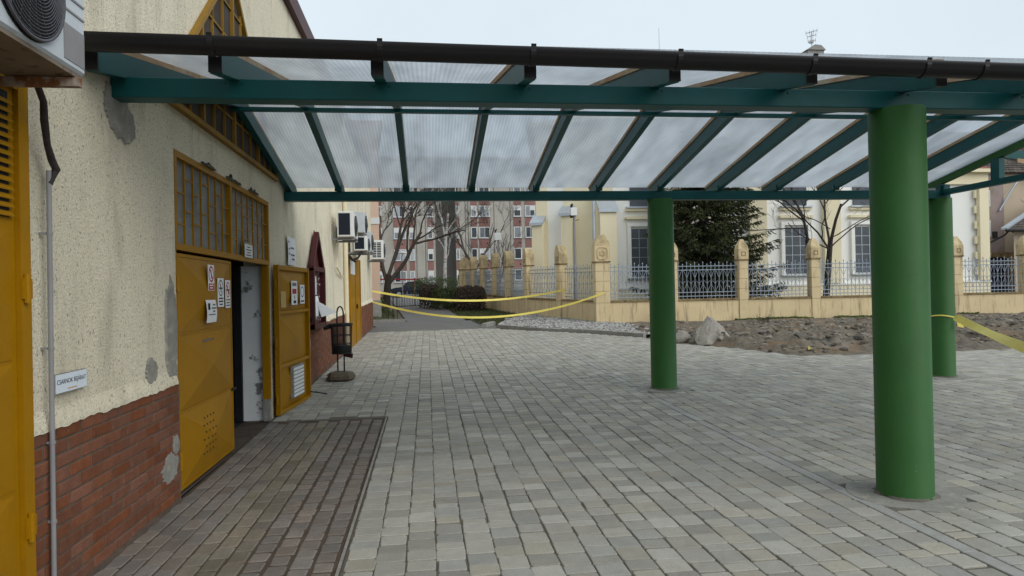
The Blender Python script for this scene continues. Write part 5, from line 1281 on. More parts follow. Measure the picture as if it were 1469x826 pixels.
for i, x in enumerate(WX):
    w_ = thing('window', (x, SY, 2.15), None, None); w_.parent = sg; w_.location = Vector((x, SY, 2.15)) - sg.location
    mb = MB(); mb.box((x - .56, SY - .05, 2.12), (x + .56, SY - .004, 4.20)); mb.build('glass', 'glassblue', w_)
    for (a, b, c, d) in ((x - .72, x - .561, 2.05, 4.30), (x + .561, x + .72, 2.05, 4.30)):
        mb = MB(); mb.box((a, SY - .13, c), (b, SY - .0045, d)); mb.build('jamb', 'synwhite', w_)
    mb = MB(); mb.box((x - .72, SY - .135, 4.301), (x + .72, SY - .005, 4.46)); mb.build('lintel', 'synwhite', w_)
    mb = MB(); mb.box((x - .80, SY - .20, 4.62), (x + .80, SY - .006, 4.74)); mb.build('hood', 'syncream', w_)
    mb = MB(); mb.box((x - .74, SY - .20, 2.0), (x + .74, SY - .0055, 2.049)); mb.build('sill', 'zinc', w_)
    for xx in (x - .19, x + .19):
        mb = MB(); mb.box((xx - .012, SY - .068, 2.13), (xx + .012, SY - .0505, 4.19)); mb.build('mullion', 'zinc', w_)
    for k_ in range(1, 5):
        mb = MB(); z = 2.12 + 2.08 * k_ / 5; mb.box((x - .555, SY - .064, z - .011), (x + .555, SY - .0508, z + .011)); mb.build('transom_bar', 'zinc', w_)
    u = thing('upper_window', (x, SY, 5.2), None, None); u.parent = sg; u.location = Vector((x, SY, 5.2)) - sg.location
    mb = MB(); mb.box((x - .56, SY - .05, 5.2), (x + .56, SY - .004, 6.1)); mb.build('glass', 'glassblue', u)
    mb = MB(); mb.box((x - .75, SY - .22, 5.10), (x + .75, SY - .007, 5.17)); mb.build('sill', 'zinc', u)
    mb = MB(); mb.box((x - .75, SY - .16, 4.98), (x + .75, SY - .008, 5.098)); mb.build('apron', 'syncream', u)
for x in (11.2, 14.75, 18.3, 21.7, 25.94):
    hw = .40 if x < 25 else .24
    mb = MB(); mb.box((x - hw, SY - .22, 1.64), (x + hw, SY - .002, EAVE - .36)); mb.build('pilaster', 'syncream', sg)
for i in range(6):
    mb = MB(); z = 1.9 + i * .72; mb.box((25.55, SY - .10, z), (25.698, SY - .0035, z + .36)); mb.build('quoin', 'syncream', sg)
def buttress(c, d, wdt, proj_, h, capz):
    """c foot on the wall, d outward unit"""
    s_ = Vector((-d.y, d.x)); 
    def ring(u0, u1, v, z): return None
    b = MB(); A = [c + s_ * wdt / 2 - d * .2, c - s_ * wdt / 2 - d * .2, c - s_ * wdt / 2 + d * proj_, c + s_ * wdt / 2 + d * proj_]
    rs = proj_ * 1.0
    zt = [capz + rs, capz + rs, capz, capz]
    b.add([(p.x, p.y, SG - .3) for p in A] + [(p.x, p.y, z) for p, z in zip(A, zt)], [(3, 2, 1, 0), (4, 5, 6, 7), (0, 1, 5, 4), (1, 2, 6, 5), (2, 3, 7, 6), (3, 0, 4, 7)])
    bo = recalc(b.build('buttress', 'syncream', sg))
    w4 = wdt / 2 + .07; B = [c + s_ * w4 - d * .19, c - s_ * w4 - d * .19, c - s_ * w4 + d * (proj_ + .1), c + s_ * w4 + d * (proj_ + .1)]
    zl = [capz + rs + .02, capz + rs + .02, capz - .08, capz - .08]
    b = MB(); b.add([(p.x, p.y, z) for p, z in zip(B, zl)] + [(p.x, p.y, z + .13) for p, z in zip(B, zl)], [(3, 2, 1, 0), (4, 5, 6, 7), (0, 1, 5, 4), (1, 2, 6, 5), (2, 3, 7, 6), (3, 0, 4, 7)])
    recalc(b.build('buttress_cap', 'zinc', bo))
sd_ = (Vector(SC) - Vector((SX0, SY))).normalized(); outl = Vector((-sd_.y, sd_.x))
if outl.y > 0: outl = -outl
for t0, t1 in ((.02, 2.25), (3.05, 3.60)):
    A = [Vector((SX0, SY)) + sd_ * t0 + outl * .002, Vector((SX0, SY)) + sd_ * t1 + outl * .002]; A += [A[1] + outl * .04, A[0] + outl * .04]
    mb = MB(); mb.prism([(q.x, q.y) for q in A], 2, SG - .2, EMAIN - .05); recalc(mb.build('corner_panel', 'syncream', sg))
buttress(Vector((7.72, SY + .2)), Vector((0, -1)), .72, .9, 4, 4.95)
for t, pz in ((2.05, 4.95), (3.45, 4.6)):
    buttress(Vector((SX0, SY)) + sd_ * t, outl, .50, .42, 4, pz)
mb = MB(); mb.tube([(7.12, SY - .55, .5), (7.12, SY - .55, 6.3)], .07, 12); tag(smooth_angle(mb.build('downpipe', 'zinc')), 'pale zinc downpipe beside the corner buttress', 'downpipe')
mb = MB(); mb.tube([(12.4, 34, 9.1), (12.4, 34, 15.3)], [.03, .012], 6); mb.build('lightning_rod', 'zinc', sg)
for (x, y, zt, lab) in ((5.78, 25.8, 4.55, 'slim grey camera mast behind the star pillar'), (4.93, 46.0, 5.15, 'distant camera mast rising behind the receding fence')):
    o = thing('camera_mast', (x, y, g(y)), lab, 'camera mast', 'camera masts behind the fence')
    mb = MB(); mb.tube([(x, y, g(y) - .05), (x, y, 2.5), (x, y, zt)], [.075, .06, .05], 12); smooth_angle(mb.build('pole', 'conduit', o))
    s_ = 1 if y < 30 else 1.8
    mb = MB(); mb.bbox((x - .16 * s_, y - .13, zt - .06), (x + .10 * s_, y + .10, zt + .26 * s_), .02); mb.build('housing', 'white', o)
    mb = MB(); mb.tube([(x - .10 * s_, y - .02, zt + .27 * s_), (x - .10 * s_, y - .02, zt + .36 * s_), (x - .05 * s_, y - .02, zt + .40 * s_)], .05, 8); mb.build('dome_camera', 'dark', o)
    mb = MB(); mb.tube([(x - .12 * s_, y - .05, zt - .02), (x - .12 * s_, y - .05, zt - .14)], [.07, .05], 10); mb.build('dome_camera', 'dark', o)
    mb = MB(); mb.tube([(x, y, zt - .25), (x + .2, y, zt - .2)], .012, 6); mb.build('arm', 'dark', o)

# ================================================================ APARTMENT BLOCK
ab = thing('apartment_block', (0, 90, 1.8), 'grey panel apartment block with red spandrels under white windows', 'building')
AY = 88.0
def ax(px): return -1.83 + (px - 592) * .0903
mb = MB(); mb.box((-22, AY, 1.0), (ax(625), AY + 12, 19.0)); mb.build('wall', 'panel', ab)
mb = MB(); mb.box((ax(655), AY, 1.0), (30, AY + 12, 19.0)); mb.build('wall', 'panel', ab)
mb = MB(); mb.box((ax(625) + .002, AY + 2.2, 1.0), (ax(655) - .002, AY + 12, 18.9)); mb.build('stairwell_wall', 'darkwall', ab)
mb = MB(); mb.box((-22.3, AY - .3, 19.01), (30.3, AY + 12.3, 19.3)); mb.build('roof', 'panel', ab)
ar = random.Random(8)
for px in (598, 611, 669, 673, 711, 735):
    mb = MB(); xx = ax(px); mb.box((xx - .05, AY - .02, 1.2), (xx + .05, AY - .001, 18.9)); mb.build('panel_joint', 'darkwall', ab)
wcols = [(516, 528), (538, 549), (566, 583), (588, 595), (614, 622), (655, 660), (677, 686), (689, 705), (740, 751), (757, 772), (790, 800), (805, 822)]
for (p0, p1) in wcols:
    xa, xb = ax(p0), ax(p1)
    for r in range(6):
        zt = 1.6 + (419 - 388) * .0917 + r * 2.82; zb = zt - 1.45
        w_ = thing('window', (xa, AY, zb), None, None); w_.parent = ab; w_.location = Vector(((xa + xb) / 2, AY, zb)) - ab.location
        mb = MB(); mb.box((xa, AY - .10, zb), (xb, AY - .002, zt)); mb.build('frame', 'winwhite', w_)
        np_ = 2 if xb - xa > 1.1 else 1; pw = (xb - xa - .16) / np_
        for q in range(np_):
            bl = ar.choice([0, 0, .35, .55]) if ar.random() < .6 else 0
            mb = MB(); x0_ = xa + .08 + q * pw; mb.box((x0_ + .03, AY - .115, zb + .10), (x0_ + pw - .03, AY - .101, zt - .09 - bl)); mb.build('pane', 'curtain' if ar.random() < .55 else 'glass', w_)
        mb = MB(); mb.box((xa - .06, AY - .16, zb - .06), (xb + .06, AY - .003, zb - .001)); mb.build('sill', 'zinc', w_)
        if r > 0:
            mb = MB(); mb.box((xa - .02, AY - .06, zb - 1.30), (xb + .02, AY - .0015, zb - .10)); mb.build('spandrel', 'spandrel', ab)
            if xb - xa > .9:
                mb = MB(); mb.tube([((xa + xb) / 2 + .3, AY - .07, zb - .7), ((xa + xb) / 2 + .3, AY - .061, zb - .7)], .11, 10); mb.build('vent', 'void', ab)
mb = MB(); mb.box((ax(614), AY - .08, 1.75), (ax(622), AY - .003, 3.1)); mb.build('entrance_door', 'curtain', ab)
# far tower whose roof house and aerials stand above the gutter line
tb = thing('tower_block', (57, 96, 1.9), 'distant grey tower block with roof house and aerials', 'building')
mb = MB(); mb.box((52, 92, 1.0), (66, 104, 32.0)); mb.build('wall', 'panel', tb)
mb = MB(); mb.box((56.4, 92.2, 32.0), (58.9, 95.5, 36.2)); mb.build('roof_house', 'concrete', tb)
mb = MB(); mb.prism([(56.1, 36.21), (59.1, 36.21), (58.4, 36.9), (57.4, 37.0)], 1, 92.0, 95.7); recalc(mb.build('roof_house_cap', 'concrete', tb))
for r in range(10):
    for c_ in range(5):
        w_ = MB(); w_.box((53 + c_ * 2.6, 91.93, 3 + r * 2.8), (54.5 + c_ * 2.6, 91.998, 4.4 + r * 2.8)); w_.build('window', 'glass', tb)
ae = MB(); ae.tube([(57.5, 93, 36.9), (57.5, 93, 39.3)], .05, 6)
for z, L_, tl in ((39.2, .9, .25), (38.6, .7, .2), (37.9, .6, .1)):
    ae.tube([(57.5 - L_, 93, z - tl), (57.5 + L_, 93, z + tl)], .05, 5)
    for q in range(4): ae.tube([(57.5 - L_ + q * L_ * .66, 93, z - tl + q * tl * .66 - .3), (57.5 - L_ + q * L_ * .66, 93, z - tl + q * tl * .66 + .3)], .03, 4)
ae.build('aerial', 'conduit', tb)
mb = MB(); lathe(mb, [(.01, 37.4), (.3, 37.45), (.42, 37.6)], 57.3, 92.8, 14); mb.build('dish', 'white', tb)

# ================================================================ SIDE BUILDINGS
pk = thing('peach_building', (-8, 32, .5), 'peach rendered building behind the market hall corner', 'building')
def peach(e, z0, z1, name, m_):
    mb = MB(); mb.prism([(-16 - e, 30.5 - e), (-2.10 + e, 30.5 - e), (-3.65 + e, 46 + e), (-16 - e, 46 + e)], 2, z0, z1); recalc(mb.build(name, m_, pk))
peach(0, .2, 9.0, 'wall', 'pinkwall'); peach(.03, 4.72, 5.0, 'string_course', 'winwhite'); peach(.25, 9.002, 9.3, 'roof', 'redtile'); peach(.04, .2, 1.3, 'plinth', 'concrete')
for x in (-5.5, -9, -12.5):
    mb = MB(); mb.box((x, 30.43, 2.2), (x + 1.2, 30.498, 3.9)); mb.build('window', 'glass', pk)

def tiled(parent, P, n_u, n_v, th=.05, mat_='tile', name='roof_tiles'):
    """P: lower-left, lower-right, upper-right, upper-left of the slope"""
    a, b, c, d = [Vector(p) for p in P]; nn = (b - a).cross(d - a).normalized()
    if nn.z < 0: nn = -nn
    mb = MB()
    for j in range(n_v):
        for i in range(n_u):
            def S(u, v): return (a + (b - a) * u) * (1 - v) + (d + (c - d) * u) * v
            u0, u1 = (i + .06 + .5 * (j % 2)) / (n_u + .5), (i + .94 + .5 * (j % 2)) / (n_u + .5); v0, v1 = j / n_v, min(1, (j + 1.15) / n_v)
            q = [S(u0, v0) + nn * th, S(u1, v0) + nn * th, S(u1, v1) + nn * .012, S(u0, v1) + nn * .012, S(u0, v0), S(u1, v0)]
            mb.cr = ar.uniform(.001, 1); mb.add(q, [(0, 1, 2, 3), (4, 5, 1, 0), (4, 0, 3), (1, 5, 2)])
    return tag(mb.build(name, mat_, parent), kind='stuff')
# tall house with brown tiled roof beyond the synagogue
h1 = thing('gabled_house', (38, 40, .7), 'beige house with brown tiled roof beside the white hall', 'house')
mb = MB(); mb.box((34.6, 38.3, .3), (50, 48, 8.4)); mb.build('wall', 'beige', h1)
mb = MB(); mb.box((34.55, 38.1, .3), (36.3, 38.29, 8.3)); mb.build('side_wall', 'mauve', h1)
mb = MB(); mb.add([(34.2, 37.9, 8.38), (50.4, 37.9, 8.38), (50.4, 43.2, 12.2), (36.2, 43.2, 12.2), (34.2, 48.4, 8.38), (50.4, 48.4, 8.38)], [(0, 1, 2, 3), (3, 2, 5, 4), (0, 3, 4), (1, 5, 2), (0, 4, 5, 1)]); recalc(mb.build('roof', 'tile', h1))
tiled(h1, [(34.2, 37.85, 8.40), (50.4, 37.85, 8.40), (50.4, 43.2, 12.22), (36.2, 43.2, 12.22)], 54, 20)
mb = MB(); mb.tube([(35.9, 38.0, 6.0), (36.9, 37.9, 7.6), (37.6, 37.85, 8.3)], .06, 8); mb.build('rain_pipe', 'zinc', h1)
for z in (1.3, 4.4, 6.3):
    w_ = thing('window', (34.9, 38, z), None, None); w_.parent = h1; w_.location = Vector((34.95, 38.08, z)) - h1.location
    mb = MB(); mb.box((34.62, 38.03, z), (35.3, 38.097, z + 1.0)); mb.build('frame', 'winwhite', w_)
    mb = MB(); mb.box((34.70, 38.015, z + .08), (35.22, 38.029, z + .92)); mb.build('pane', 'curtain', w_)
gt = thing('courtyard_gate', (35.5, 37.6, .6), 'dark indigo lattice gate under a small lintel', 'gate')
mb = MB(); mb.box((34.95, 37.75, .4), (36.05, 37.80, 3.0)); mb.build('panel', 'gate', gt)
for i in range(7):
    mb = MB(); mb.box((34.98 + i * .16, 37.70, .45), (35.03 + i * .16, 37.745, 2.95)); mb.build('bar', 'gate', gt)
for i in range(4):
    mb = MB(); mb.box((34.96, 37.66, .6 + i * .7), (36.04, 37.695, .68 + i * .7)); mb.build('rail', 'iron', gt)
mb = MB(); mb.box((34.7, 37.4, 3.05), (36.5, 38.02, 3.35)); mb.build('lintel', 'coping', gt)
mb = MB(); mb.box((35.45, 38.02, 4.3), (35.75, 38.095, 4.7)); mb.build('vent', 'void', h1)
# low outhouse with mossy tiles
h2 = thing('outhouse', (34, 34, .6), 'low beige outhouse with grey brown tiled lean-to roof', 'house')
mb = MB(); mb.prism([(32.0, 33.0), (42, 33.0), (44, 37.3), (37.2, 37.3)], 2, .3, 4.30); recalc(mb.build('wall', 'beige', h2))
mb = MB(); mb.add([(31.1, 32.6, 4.32), (42.4, 32.6, 4.32), (44.4, 37.4, 6.6), (38.8, 37.4, 6.6), (37.0, 37.4, 4.32)], [(0, 1, 2, 3), (0, 3, 4), (1, 0, 4), (1, 4, 3, 2)]); recalc(mb.build('roof', 'tile', h2))
tiled(h2, [(31.1, 32.55, 4.34), (42.4, 32.55, 4.34), (44.4, 37.4, 6.62), (38.8, 37.4, 6.62)], 40, 14)
mb = MB(); mb.tube([(31.05, 32.5, 4.30), (40.4, 32.5, 4.30)], .07, 8); mb.build('gutter', 'dark', h2)
mb = MB(); mb.tube([(31.2, 32.5, 4.25), (31.15, 32.7, 4.05), (30.6, 33.0, 3.7)], .05, 8); mb.build('rain_pipe', 'dark', h2)
mb = MB(); mb.beam((31.05, 32.6, 4.40), (38.8, 37.4, 6.70), .30, .10); mb.build('verge_flashing', 'zinc', h2)
mb = MB(); mb.box((33.4, 32.94, 1.5), (34.2, 32.998, 2.6)); mb.build('shutter', 'mauve', h2)

# ================================================================ TREES
def limb(mb, p, d, L_, r, depth, rg, spread=.6, droop=0.0, segs=5, ratio=.62, kids=(2, 4), minr=.006, upw=.25, sides=None):
    pts = [p.copy()]; rad = [r]; dd = d.copy(); q = p.copy(); taper = .55 if depth > 0 else .15
    for i in range(segs):
        dd = (dd + Vector((rg.gauss(0, .13), rg.gauss(0, .13), rg.gauss(0, .10) + upw * .12 - droop * .1))).normalized()
        q = q + dd * (L_ / segs); pts.append(q.copy()); rad.append(max(minr, r * (1 - (1 - taper) * (i + 1) / segs)))
    mb.tube(pts, rad, sides or (8 if r > .08 else 5 if r > .02 else 3), False)
    if depth <= 0: return
    for k_ in range(rg.randint(*kids)):
        t = rg.uniform(.35, 1.0); i = min(segs - 1, int(t * segs)); b = pts[i].lerp(pts[i + 1], t * segs - i)
        base = (pts[i + 1] - pts[i]).normalized(); ax_ = Vector((rg.gauss(0, 1), rg.gauss(0, 1), rg.gauss(0, .6))); ax_ = (ax_ - base * ax_.dot(base)).normalized()
        nd = (base + ax_ * spread * rg.uniform(.6, 1.5) + Vector((0, 0, upw * .3))).normalized()
        limb(mb, b, nd, L_ * ratio * rg.uniform(.7, 1.2), max(minr, rad[i] * .62), depth - 1, rg, spread, droop, segs if depth > 1 else 4, ratio, kids, minr, upw)
def bare_tree(name, label, base, stems, seed, bark='bark', depth=4, kids=(3, 5), minr=.008, spread=.6, droop=0, trunk=None, crown='twig'):
    rg = random.Random(seed); o = thing(name, base, label, 'tree', 'bare winter trees')
    tm = MB()
    if trunk: tm.tube(trunk[0], trunk[1], 12, False)
    else: tm.tube([Vector(base) + Vector((0, 0, -.1)), Vector(base) + Vector((0, 0, .3))], [stems[0][3] * 1.2, stems[0][3]], 10, False)
    smooth_angle(tm.build('trunk', bark, o))
    cm = MB()
    for (p, d, L_, r) in stems: limb(cm, Vector(p), Vector(d).normalized(), L_, r, depth, rg, spread, droop, 6, .64, kids, minr)
    cm.build('crown', bark if bark == 'birch' else crown, o, True)
    return o
# big bare tree on the lawn
bz_ = g(40)
bare_tree('bare_tree', 'large bare spreading tree on the lawn by the peach building', (-2.35, 40, bz_), [
    ((-2.35, 40, 2.3), (-.35, .1, 1), 4.2, .12), ((-2.3, 40, 2.5), (.10, -.2, 1), 4.6, .11), ((-2.25, 40, 2.2), (.85, -.1, 1.0), 3.6, .14), ((-.6, 39.7, 4.5), (1, 0, .32), 3.0, .07), ((-2.3, 40, 2.6), (.35, .2, 1), 4.2, .10)],
    31, depth=5, kids=(2, 4), minr=.007, spread=.5, trunk=([(-2.4, 40, bz_ - .1), (-2.37, 40, bz_ + .5), (-2.33, 40, 2.0), (-2.25, 40, 2.7)], [.30, .25, .21, .17]))
bare_tree('birch_tree', 'slender white barked birch before the dark stairwell', (1.85, 70, g(70)), [
    ((1.95, 70, 6.6), (.12, 0, 1), 5.5, .12), ((1.9, 70, 5.8), (-.5, 0, 1), 3.4, .07), ((1.95, 70, 7.4), (.6, 0, 1), 3.4, .07), ((1.88, 70, 4.8), (.5, .1, .9), 2.6, .05)],
    12, 'birch', depth=2, minr=.02, trunk=([(1.8, 70, g(70) - .1), (1.85, 70, 4.0), (2.0, 70, 7.2), (2.3, 70, 9.8)], [.22, .18, .15, .10]))
bare_tree('bare_tree', 'tall fine-twigged bare tree behind the birch', (5.0, 74, g(74)), [
    ((5.0, 74, 3.6), (-.2, 0, 1), 6.5, .14), ((5.0, 74, 3.2), (.35, 0, 1), 6.0, .12), ((5.0, 74, 4.6), (-.6, 0, 1), 4.8, .10)], 44, depth=5, kids=(2, 4), minr=.010, spread=.45, trunk=([(5, 74, g(74) - .1), (5.0, 74, 3.0), (5.0, 74, 5.2)], [.22, .17, .13]))
bare_tree('young_bare_tree', 'small upright bare tree below the distant camera mast', (5.05, 47.5, g(47.5)), [
    ((5.05, 47.5, 1.6), (.05 * k_, .02, 1), 2.6, .035) for k_ in (-9, -5, -2, 1, 4, 8)], 5, depth=2, minr=.011, spread=.35, trunk=([(5.05, 47.5, g(47.5) - .1), (5.05, 47.5, 1.9)], [.07, .06]))
bare_tree('bare_tree', 'dark multi-stemmed bare tree behind the iron railings', (16.45, 26, g(26)), [
    ((16.45, 26, 1.2), (.03, .05, 1), 3.8, .09), ((16.65, 26, 2.7), (.22, 0, 1), 3.4, .06), ((16.6, 26, 3.0), (.95, .1, .85), 2.6, .03), ((16.55, 26, 3.1), (-1, .1, .5), 2.3, .028), ((16.65, 26, 3.5), (.9, -.2, .35), 2.4, .026), ((16.7, 26, 3.9), (-.75, .3, .8), 2.2, .022)],
    19, crown='bark', depth=4, kids=(2, 3), minr=.005, trunk=([(16.42, 26, g(26) - .1), (16.45, 26, 1.0), (16.55, 26, 2.0), (16.7, 26, 3.4)], [.17, .14, .125, .10]))
bare_tree('bare_tree', 'thin bare stem rising behind a railing pillar', (16.05, 26.6, g(26.6)), [
    ((16.05, 26.6, 3.2), (-.04, 0, 1), 3.0, .07), ((15.95, 26.6, 4.5), (-.9, .1, .75), 2.2, .04), ((16.0, 26.6, 4.0), (-1, .2, .12), 2.2, .03)],
    27, crown='bark', depth=4, kids=(2, 4), minr=.006, trunk=([(16.15, 26.6, g(26.6) - .1), (16.1, 26.6, 2.0), (16.02, 26.6, 3.5)], [.10, .085, .075]))
bare_tree('bare_tree', 'bare branching tree in front of the mauve house wall', (33.0, 30.5, g(30.5)), [
    ((33.0, 30.5, 2.2), (.3, 0, 1), 3.6, .08), ((33.0, 30.5, 2.0), (-.5, 0, 1), 3.4, .06)], 61, depth=3, minr=.01, trunk=([(33, 30.5, g(30.5) - .1), (33, 30.5, 2.4)], [.12, .09]))
# spruce
def spruce(base, h, rb, seed):
    rg = random.Random(seed); o = thing('spruce_tree', base, 'dark green spruce with drooping branches behind the iron railings', 'tree')
    B = Vector(base); mb = MB(); mb.tube([B + Vector((0, 0, -.1)), B + Vector((0, 0, h * .5)), B + Vector((0, 0, h))], [.17, .10, .02], 10, False); smooth_angle(mb.build('trunk', 'bark', o))
    wood = MB(); nd = MB()
    z = 1.15
    while z < h - .2:
        t = z / h; R = rb * (1 - t) ** .75 * (0.78 if z < 1.6 else 1)
        for k_ in range(rg.randint(8, 10)):
            a = rg.uniform(0, 6.283); L_ = R * rg.uniform(.6, 1.12)
            if a < .7 or a > 5.4: L_ *= 1.18
            p = B + Vector((0, 0, z + rg.uniform(-.1, .1))); hd = Vector((math.cos(a), math.sin(a), 0)); pts = []
            for i in range(8):
                s_ = i / 7; pts.append(p + hd * L_ * s_ + Vector((0, 0, L_ * (-.36 * s_ + .26 * s_ ** 3 - .05))))
            wood.tube(pts, [.025 * (1 - i / 9) for i in range(8)], 4, False)
            for i in range(int(12 + L_ * 20)):
                s_ = rg.uniform(.12, 1) ** .8; j = min(6, int(s_ * 7)); q = pts[j].lerp(pts[j + 1], s_ * 7 - j)
                sd2 = Vector((-hd.y, hd.x, 0)) * rg.choice((-1, 1)); dr = (hd * rg.uniform(.3, 1) + sd2 * rg.uniform(.2, 1) + Vector((0, 0, rg.uniform(-.75, .05)))).normalized()
                tl = rg.uniform(.16, .40) * (1.1 - .4 * s_)
                nd.cr = rg.uniform(.001, 1)
                for w_ in range(7):
                    f = w_ / 7; c = q + dr * tl * f + Vector((0, 0, -.05 * f * f))
                    perp = dr.cross(Vector((rg.gauss(0, 1), rg.gauss(0, 1), rg.gauss(0, 1)))).normalized()
                    tip = c + (dr * .8 + perp * rg.uniform(.4, .8)).normalized() * rg.uniform(.07, .12); ww = dr.cross(perp) * .022
                    nd.add([c - ww, c + ww, tip], [(0, 1, 2)])
        z += rg.uniform(.12, .17)
    wood.build('branches', 'bark', o); nd.build('crown', 'needle', o)
spruce((11.35, 26.4, g(26.4)), 8.8, 3.25, 3)
spr2 = None
# hedges
def hedge(label, x0, x1, y0, y1, h, mat_, n, seed, name='hedge'):
    rg = random.Random(seed); yb0 = g((y0 + y1) / 2); o = thing(name, ((x0 + x1) / 2, (y0 + y1) / 2, yb0), label, 'hedge', 'hedges and shrubs beside the path')
    fo = MB(); st = MB(); cx, cy = (x0 + x1) / 2, (y0 + y1) / 2
    for i in range(n):
        u, v, w_ = rg.uniform(-1, 1), rg.uniform(-1, 1), rg.random() ** .6
        k_ = (abs(u) ** 4 + abs(v) ** 4 + (w_ ** 4)) ** .25
        if k_ > 1.0: u, v, w_ = u / k_, v / k_, w_ / k_
        bump = 1 + .12 * noise.noise((u * 3 + seed, v * 3, w_ * 3))
        p = Vector((cx + u * (x1 - x0) / 2 * bump, cy + v * (y1 - y0) / 2 * bump, yb0 + .02 + w_ * h * bump)); s_ = rg.uniform(.03, .065)
        a = Vector((rg.gauss(0, 1), rg.gauss(0, 1), rg.gauss(0, 1))).normalized(); b = a.orthogonal().normalized()
        fo.cr = rg.uniform(.001, 1); fo.add([p - a * s_, p + b * s_ * .6, p + a * s_, p - b * s_ * .6], [(0, 1, 2, 3)])
    for i in range(14):
        p = Vector((cx + rg.uniform(-.8, .8) * (x1 - x0) / 2, cy + rg.uniform(-.7, .7) * (y1 - y0) / 2, yb0 - .05)); limb(st, p, Vector((rg.gauss(0, .2), rg.gauss(0, .2), 1)).normalized(), h * .8, .02, 1, rg, .5)
    fo.build('foliage', mat_, o); st.build('stems', 'twig', o)
hedge('brown twiggy clipped hedge nearest the grass verge', 1.35, 2.95, 33.2, 34.9, 1.25, 'leafbrown', 5200, 1)
hedge('low green clipped hedge behind the brown hedge', .25, 1.9, 36.2, 38.6, 1.15, 'leafgreen', 4200, 2)
hedge('reddish brown hedge at the path edge', -.5, .65, 38.0, 40.2, 1.35, 'leafbrown', 3600, 3)
hedge('long dark green hedge before the apartment block', -1.5, 5.2, 58.5, 60.5, 1.75, 'leafgreen', 6500, 4)
hedge('green shrub bed beside the lawn at the hall corner', -5.5, -2.0, 31.2, 32.6, .95, 'leafgreen', 5000, 6)
# railing beside the path and small things there
o = thing('path_railing', (-1.2, 36, g(36)), 'dark metal railing along the asphalt path', 'railing')
P0, P1 = Vector((-3.6, 34.6)), Vector((-.40, 37.0))
for h in (.25, 1.05):
    mb = MB(); mb.beam((P0.x, P0.y, g(P0.y) + h), (P1.x, P1.y, g(P1.y) + h), .04, .04); mb.build('rail', 'dark', o)
for i in range(24):
    p = P0.lerp(P1, i / 23); mb = MB(); mb.tube([(p.x, p.y, g(p.y) + (0 if i % 6 == 0 else .25)), (p.x, p.y, g(p.y) + 1.05)], .024 if i % 6 == 0 else .011, 6); mb.build('post' if i % 6 == 0 else 'baluster', 'conduit' if i % 6 == 0 and i > 10 else 'dark', o)
o = thing('gate_frame', (-1.35, 27.9, g(27.9)), 'thin black frame stand at the lawn kerb', 'frame')
for x in (-1.62, -1.42, -1.25):
    mb = MB(); mb.tube([(x, 27.9, g(27.9)), (x, 27.9, g(27.9) + 1.0)], .014, 6); mb.build('upright', 'dark', o)
mb = MB(); mb.box((-1.7, 27.75, g(27.9)), (-1.15, 28.05, g(27.9) + .04)); mb.build('foot', 'dark', o)
mb = MB(); mb.beam((-1.66, 27.9, g(27.9) + 1.0), (-1.21, 27.9, g(27.9) + 1.0), .03, .03); mb.build('top_rail', 'dark', o)
o = thing('red_barrier', (-3.5, 43, g(43)), 'red horizontal barrier rail by the bare tree', 'barrier')
mb = MB(); mb.beam((-6, 43, 2.55), (-.6, 43, 2.45), .06, .08); mb.build('rail', 'inkred', o)
for x in (-5.5, -3.3, -.8):
    mb = MB(); mb.tube([(x, 43, g(43)), (x, 43, 2.55)], .04, 6); mb.build('post', 'rust', o)
# street lamp near the tree
o = thing('street_lamp', (-1.75, 48, g(48)), 'slim street lamp with pale curved head by the lawn', 'street lamp')
mb = MB(); mb.tube([(-1.75, 48, g(48)), (-1.75, 48, 4.2), (-1.7, 48, 4.38), (-1.55, 48, 4.45)], .04, 8); mb.build('pole', 'conduit', o)
mb = MB(); mb.tube([(-2.05, 48, 4.44), (-1.75, 48, 4.48), (-1.35, 48, 4.42)], [.04, .10, .03], 8); mb.build('lamp_head', 'white', o)
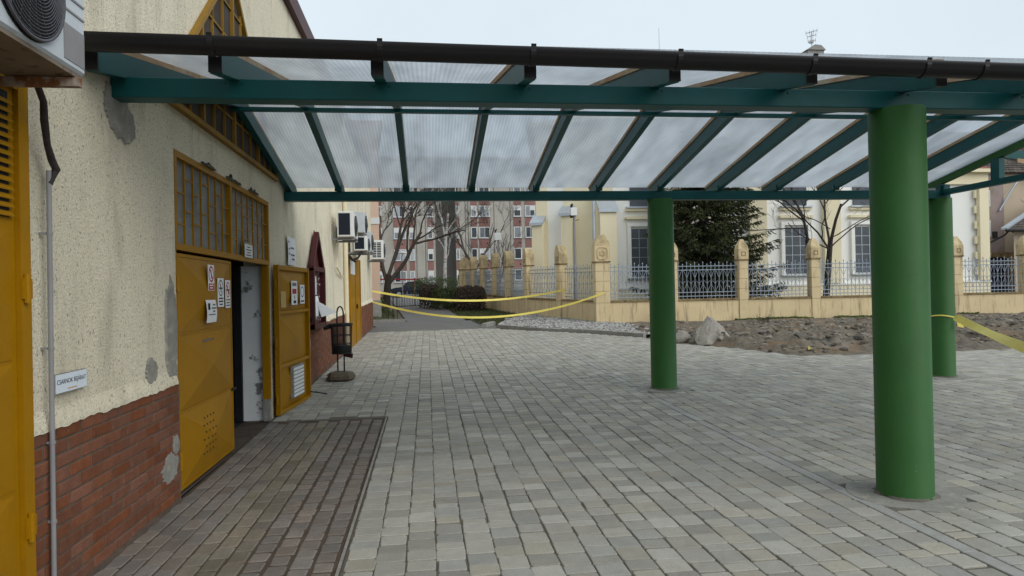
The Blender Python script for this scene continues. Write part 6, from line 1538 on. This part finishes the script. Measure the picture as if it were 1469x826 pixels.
# parked car behind the railing
cx, cy, cz = -1.35, 62.0, g(62)
o = thing('parked_car', (cx, cy, cz), 'dark blue car parked behind the railing before the apartments', 'car')
prof = [(-2.0, .35), (-2.02, .75), (-1.6, .88), (-1.0, .95), (-.45, 1.42), (.75, 1.45), (1.45, 1.0), (2.0, .92), (2.05, .40), (1.6, .28), (-1.6, .28)]
mb = MB(); mb.prism([(cx + a, cz + b) for a, b in prof], 1, cy, cy + 1.7); recalc(mb.build('body', 'carpaint', o))
mb = MB(); mb.prism([(cx + a, cz + b) for a, b in ((-.85, .98), (-.42, 1.34), (.1, 1.36), (.1, .98))], 1, cy - .012, cy - .001); recalc(mb.build('side_window', 'glass', o))
mb = MB(); mb.prism([(cx + a, cz + b) for a, b in ((.18, .98), (.18, 1.36), (.70, 1.36), (1.25, .99))], 1, cy - .012, cy - .001); recalc(mb.build('side_window', 'glass', o))
for a in (-1.25, 1.3):
    mb = MB(); mb.tube([(cx + a, cy - .03, cz + .31), (cx + a, cy + .2, cz + .31)], .31, 18); w_ = mb.build('wheel', 'rubber', o)
    mb = MB(); mb.tube([(cx + a, cy - .045, cz + .31), (cx + a, cy - .031, cz + .31)], .19, 14); mb.build('hubcap', 'zinc', w_)
mb = MB(); mb.box((cx - 2.035, cy + .1, cz + .60), (cx - 2.012, cy + .45, cz + .74)); mb.build('headlight', 'white', o)
# weeds by the fence corner
for (x, y, n_, h, lab) in ((8.35, 23.0, 26, .55, 'dry brown weed clump at the ochre wall foot'), (10.6, 20.2, 14, .25, 'small dry weed tuft on the churned earth')):
    rg = random.Random(int(x * 10)); o = thing('dry_weed', (x, y, earth_z(x, y)), lab, 'weed'); mb = MB()
    for i in range(n_): limb(mb, Vector((x + rg.gauss(0, .12), y + rg.gauss(0, .08), earth_z(x, y) - .02)), Vector((rg.gauss(0, .45), rg.gauss(0, .45), 1)).normalized(), h * rg.uniform(.6, 1.2), .008, 1, rg, .6, 0, 4)
    mb.build('stalks', 'twig', o)
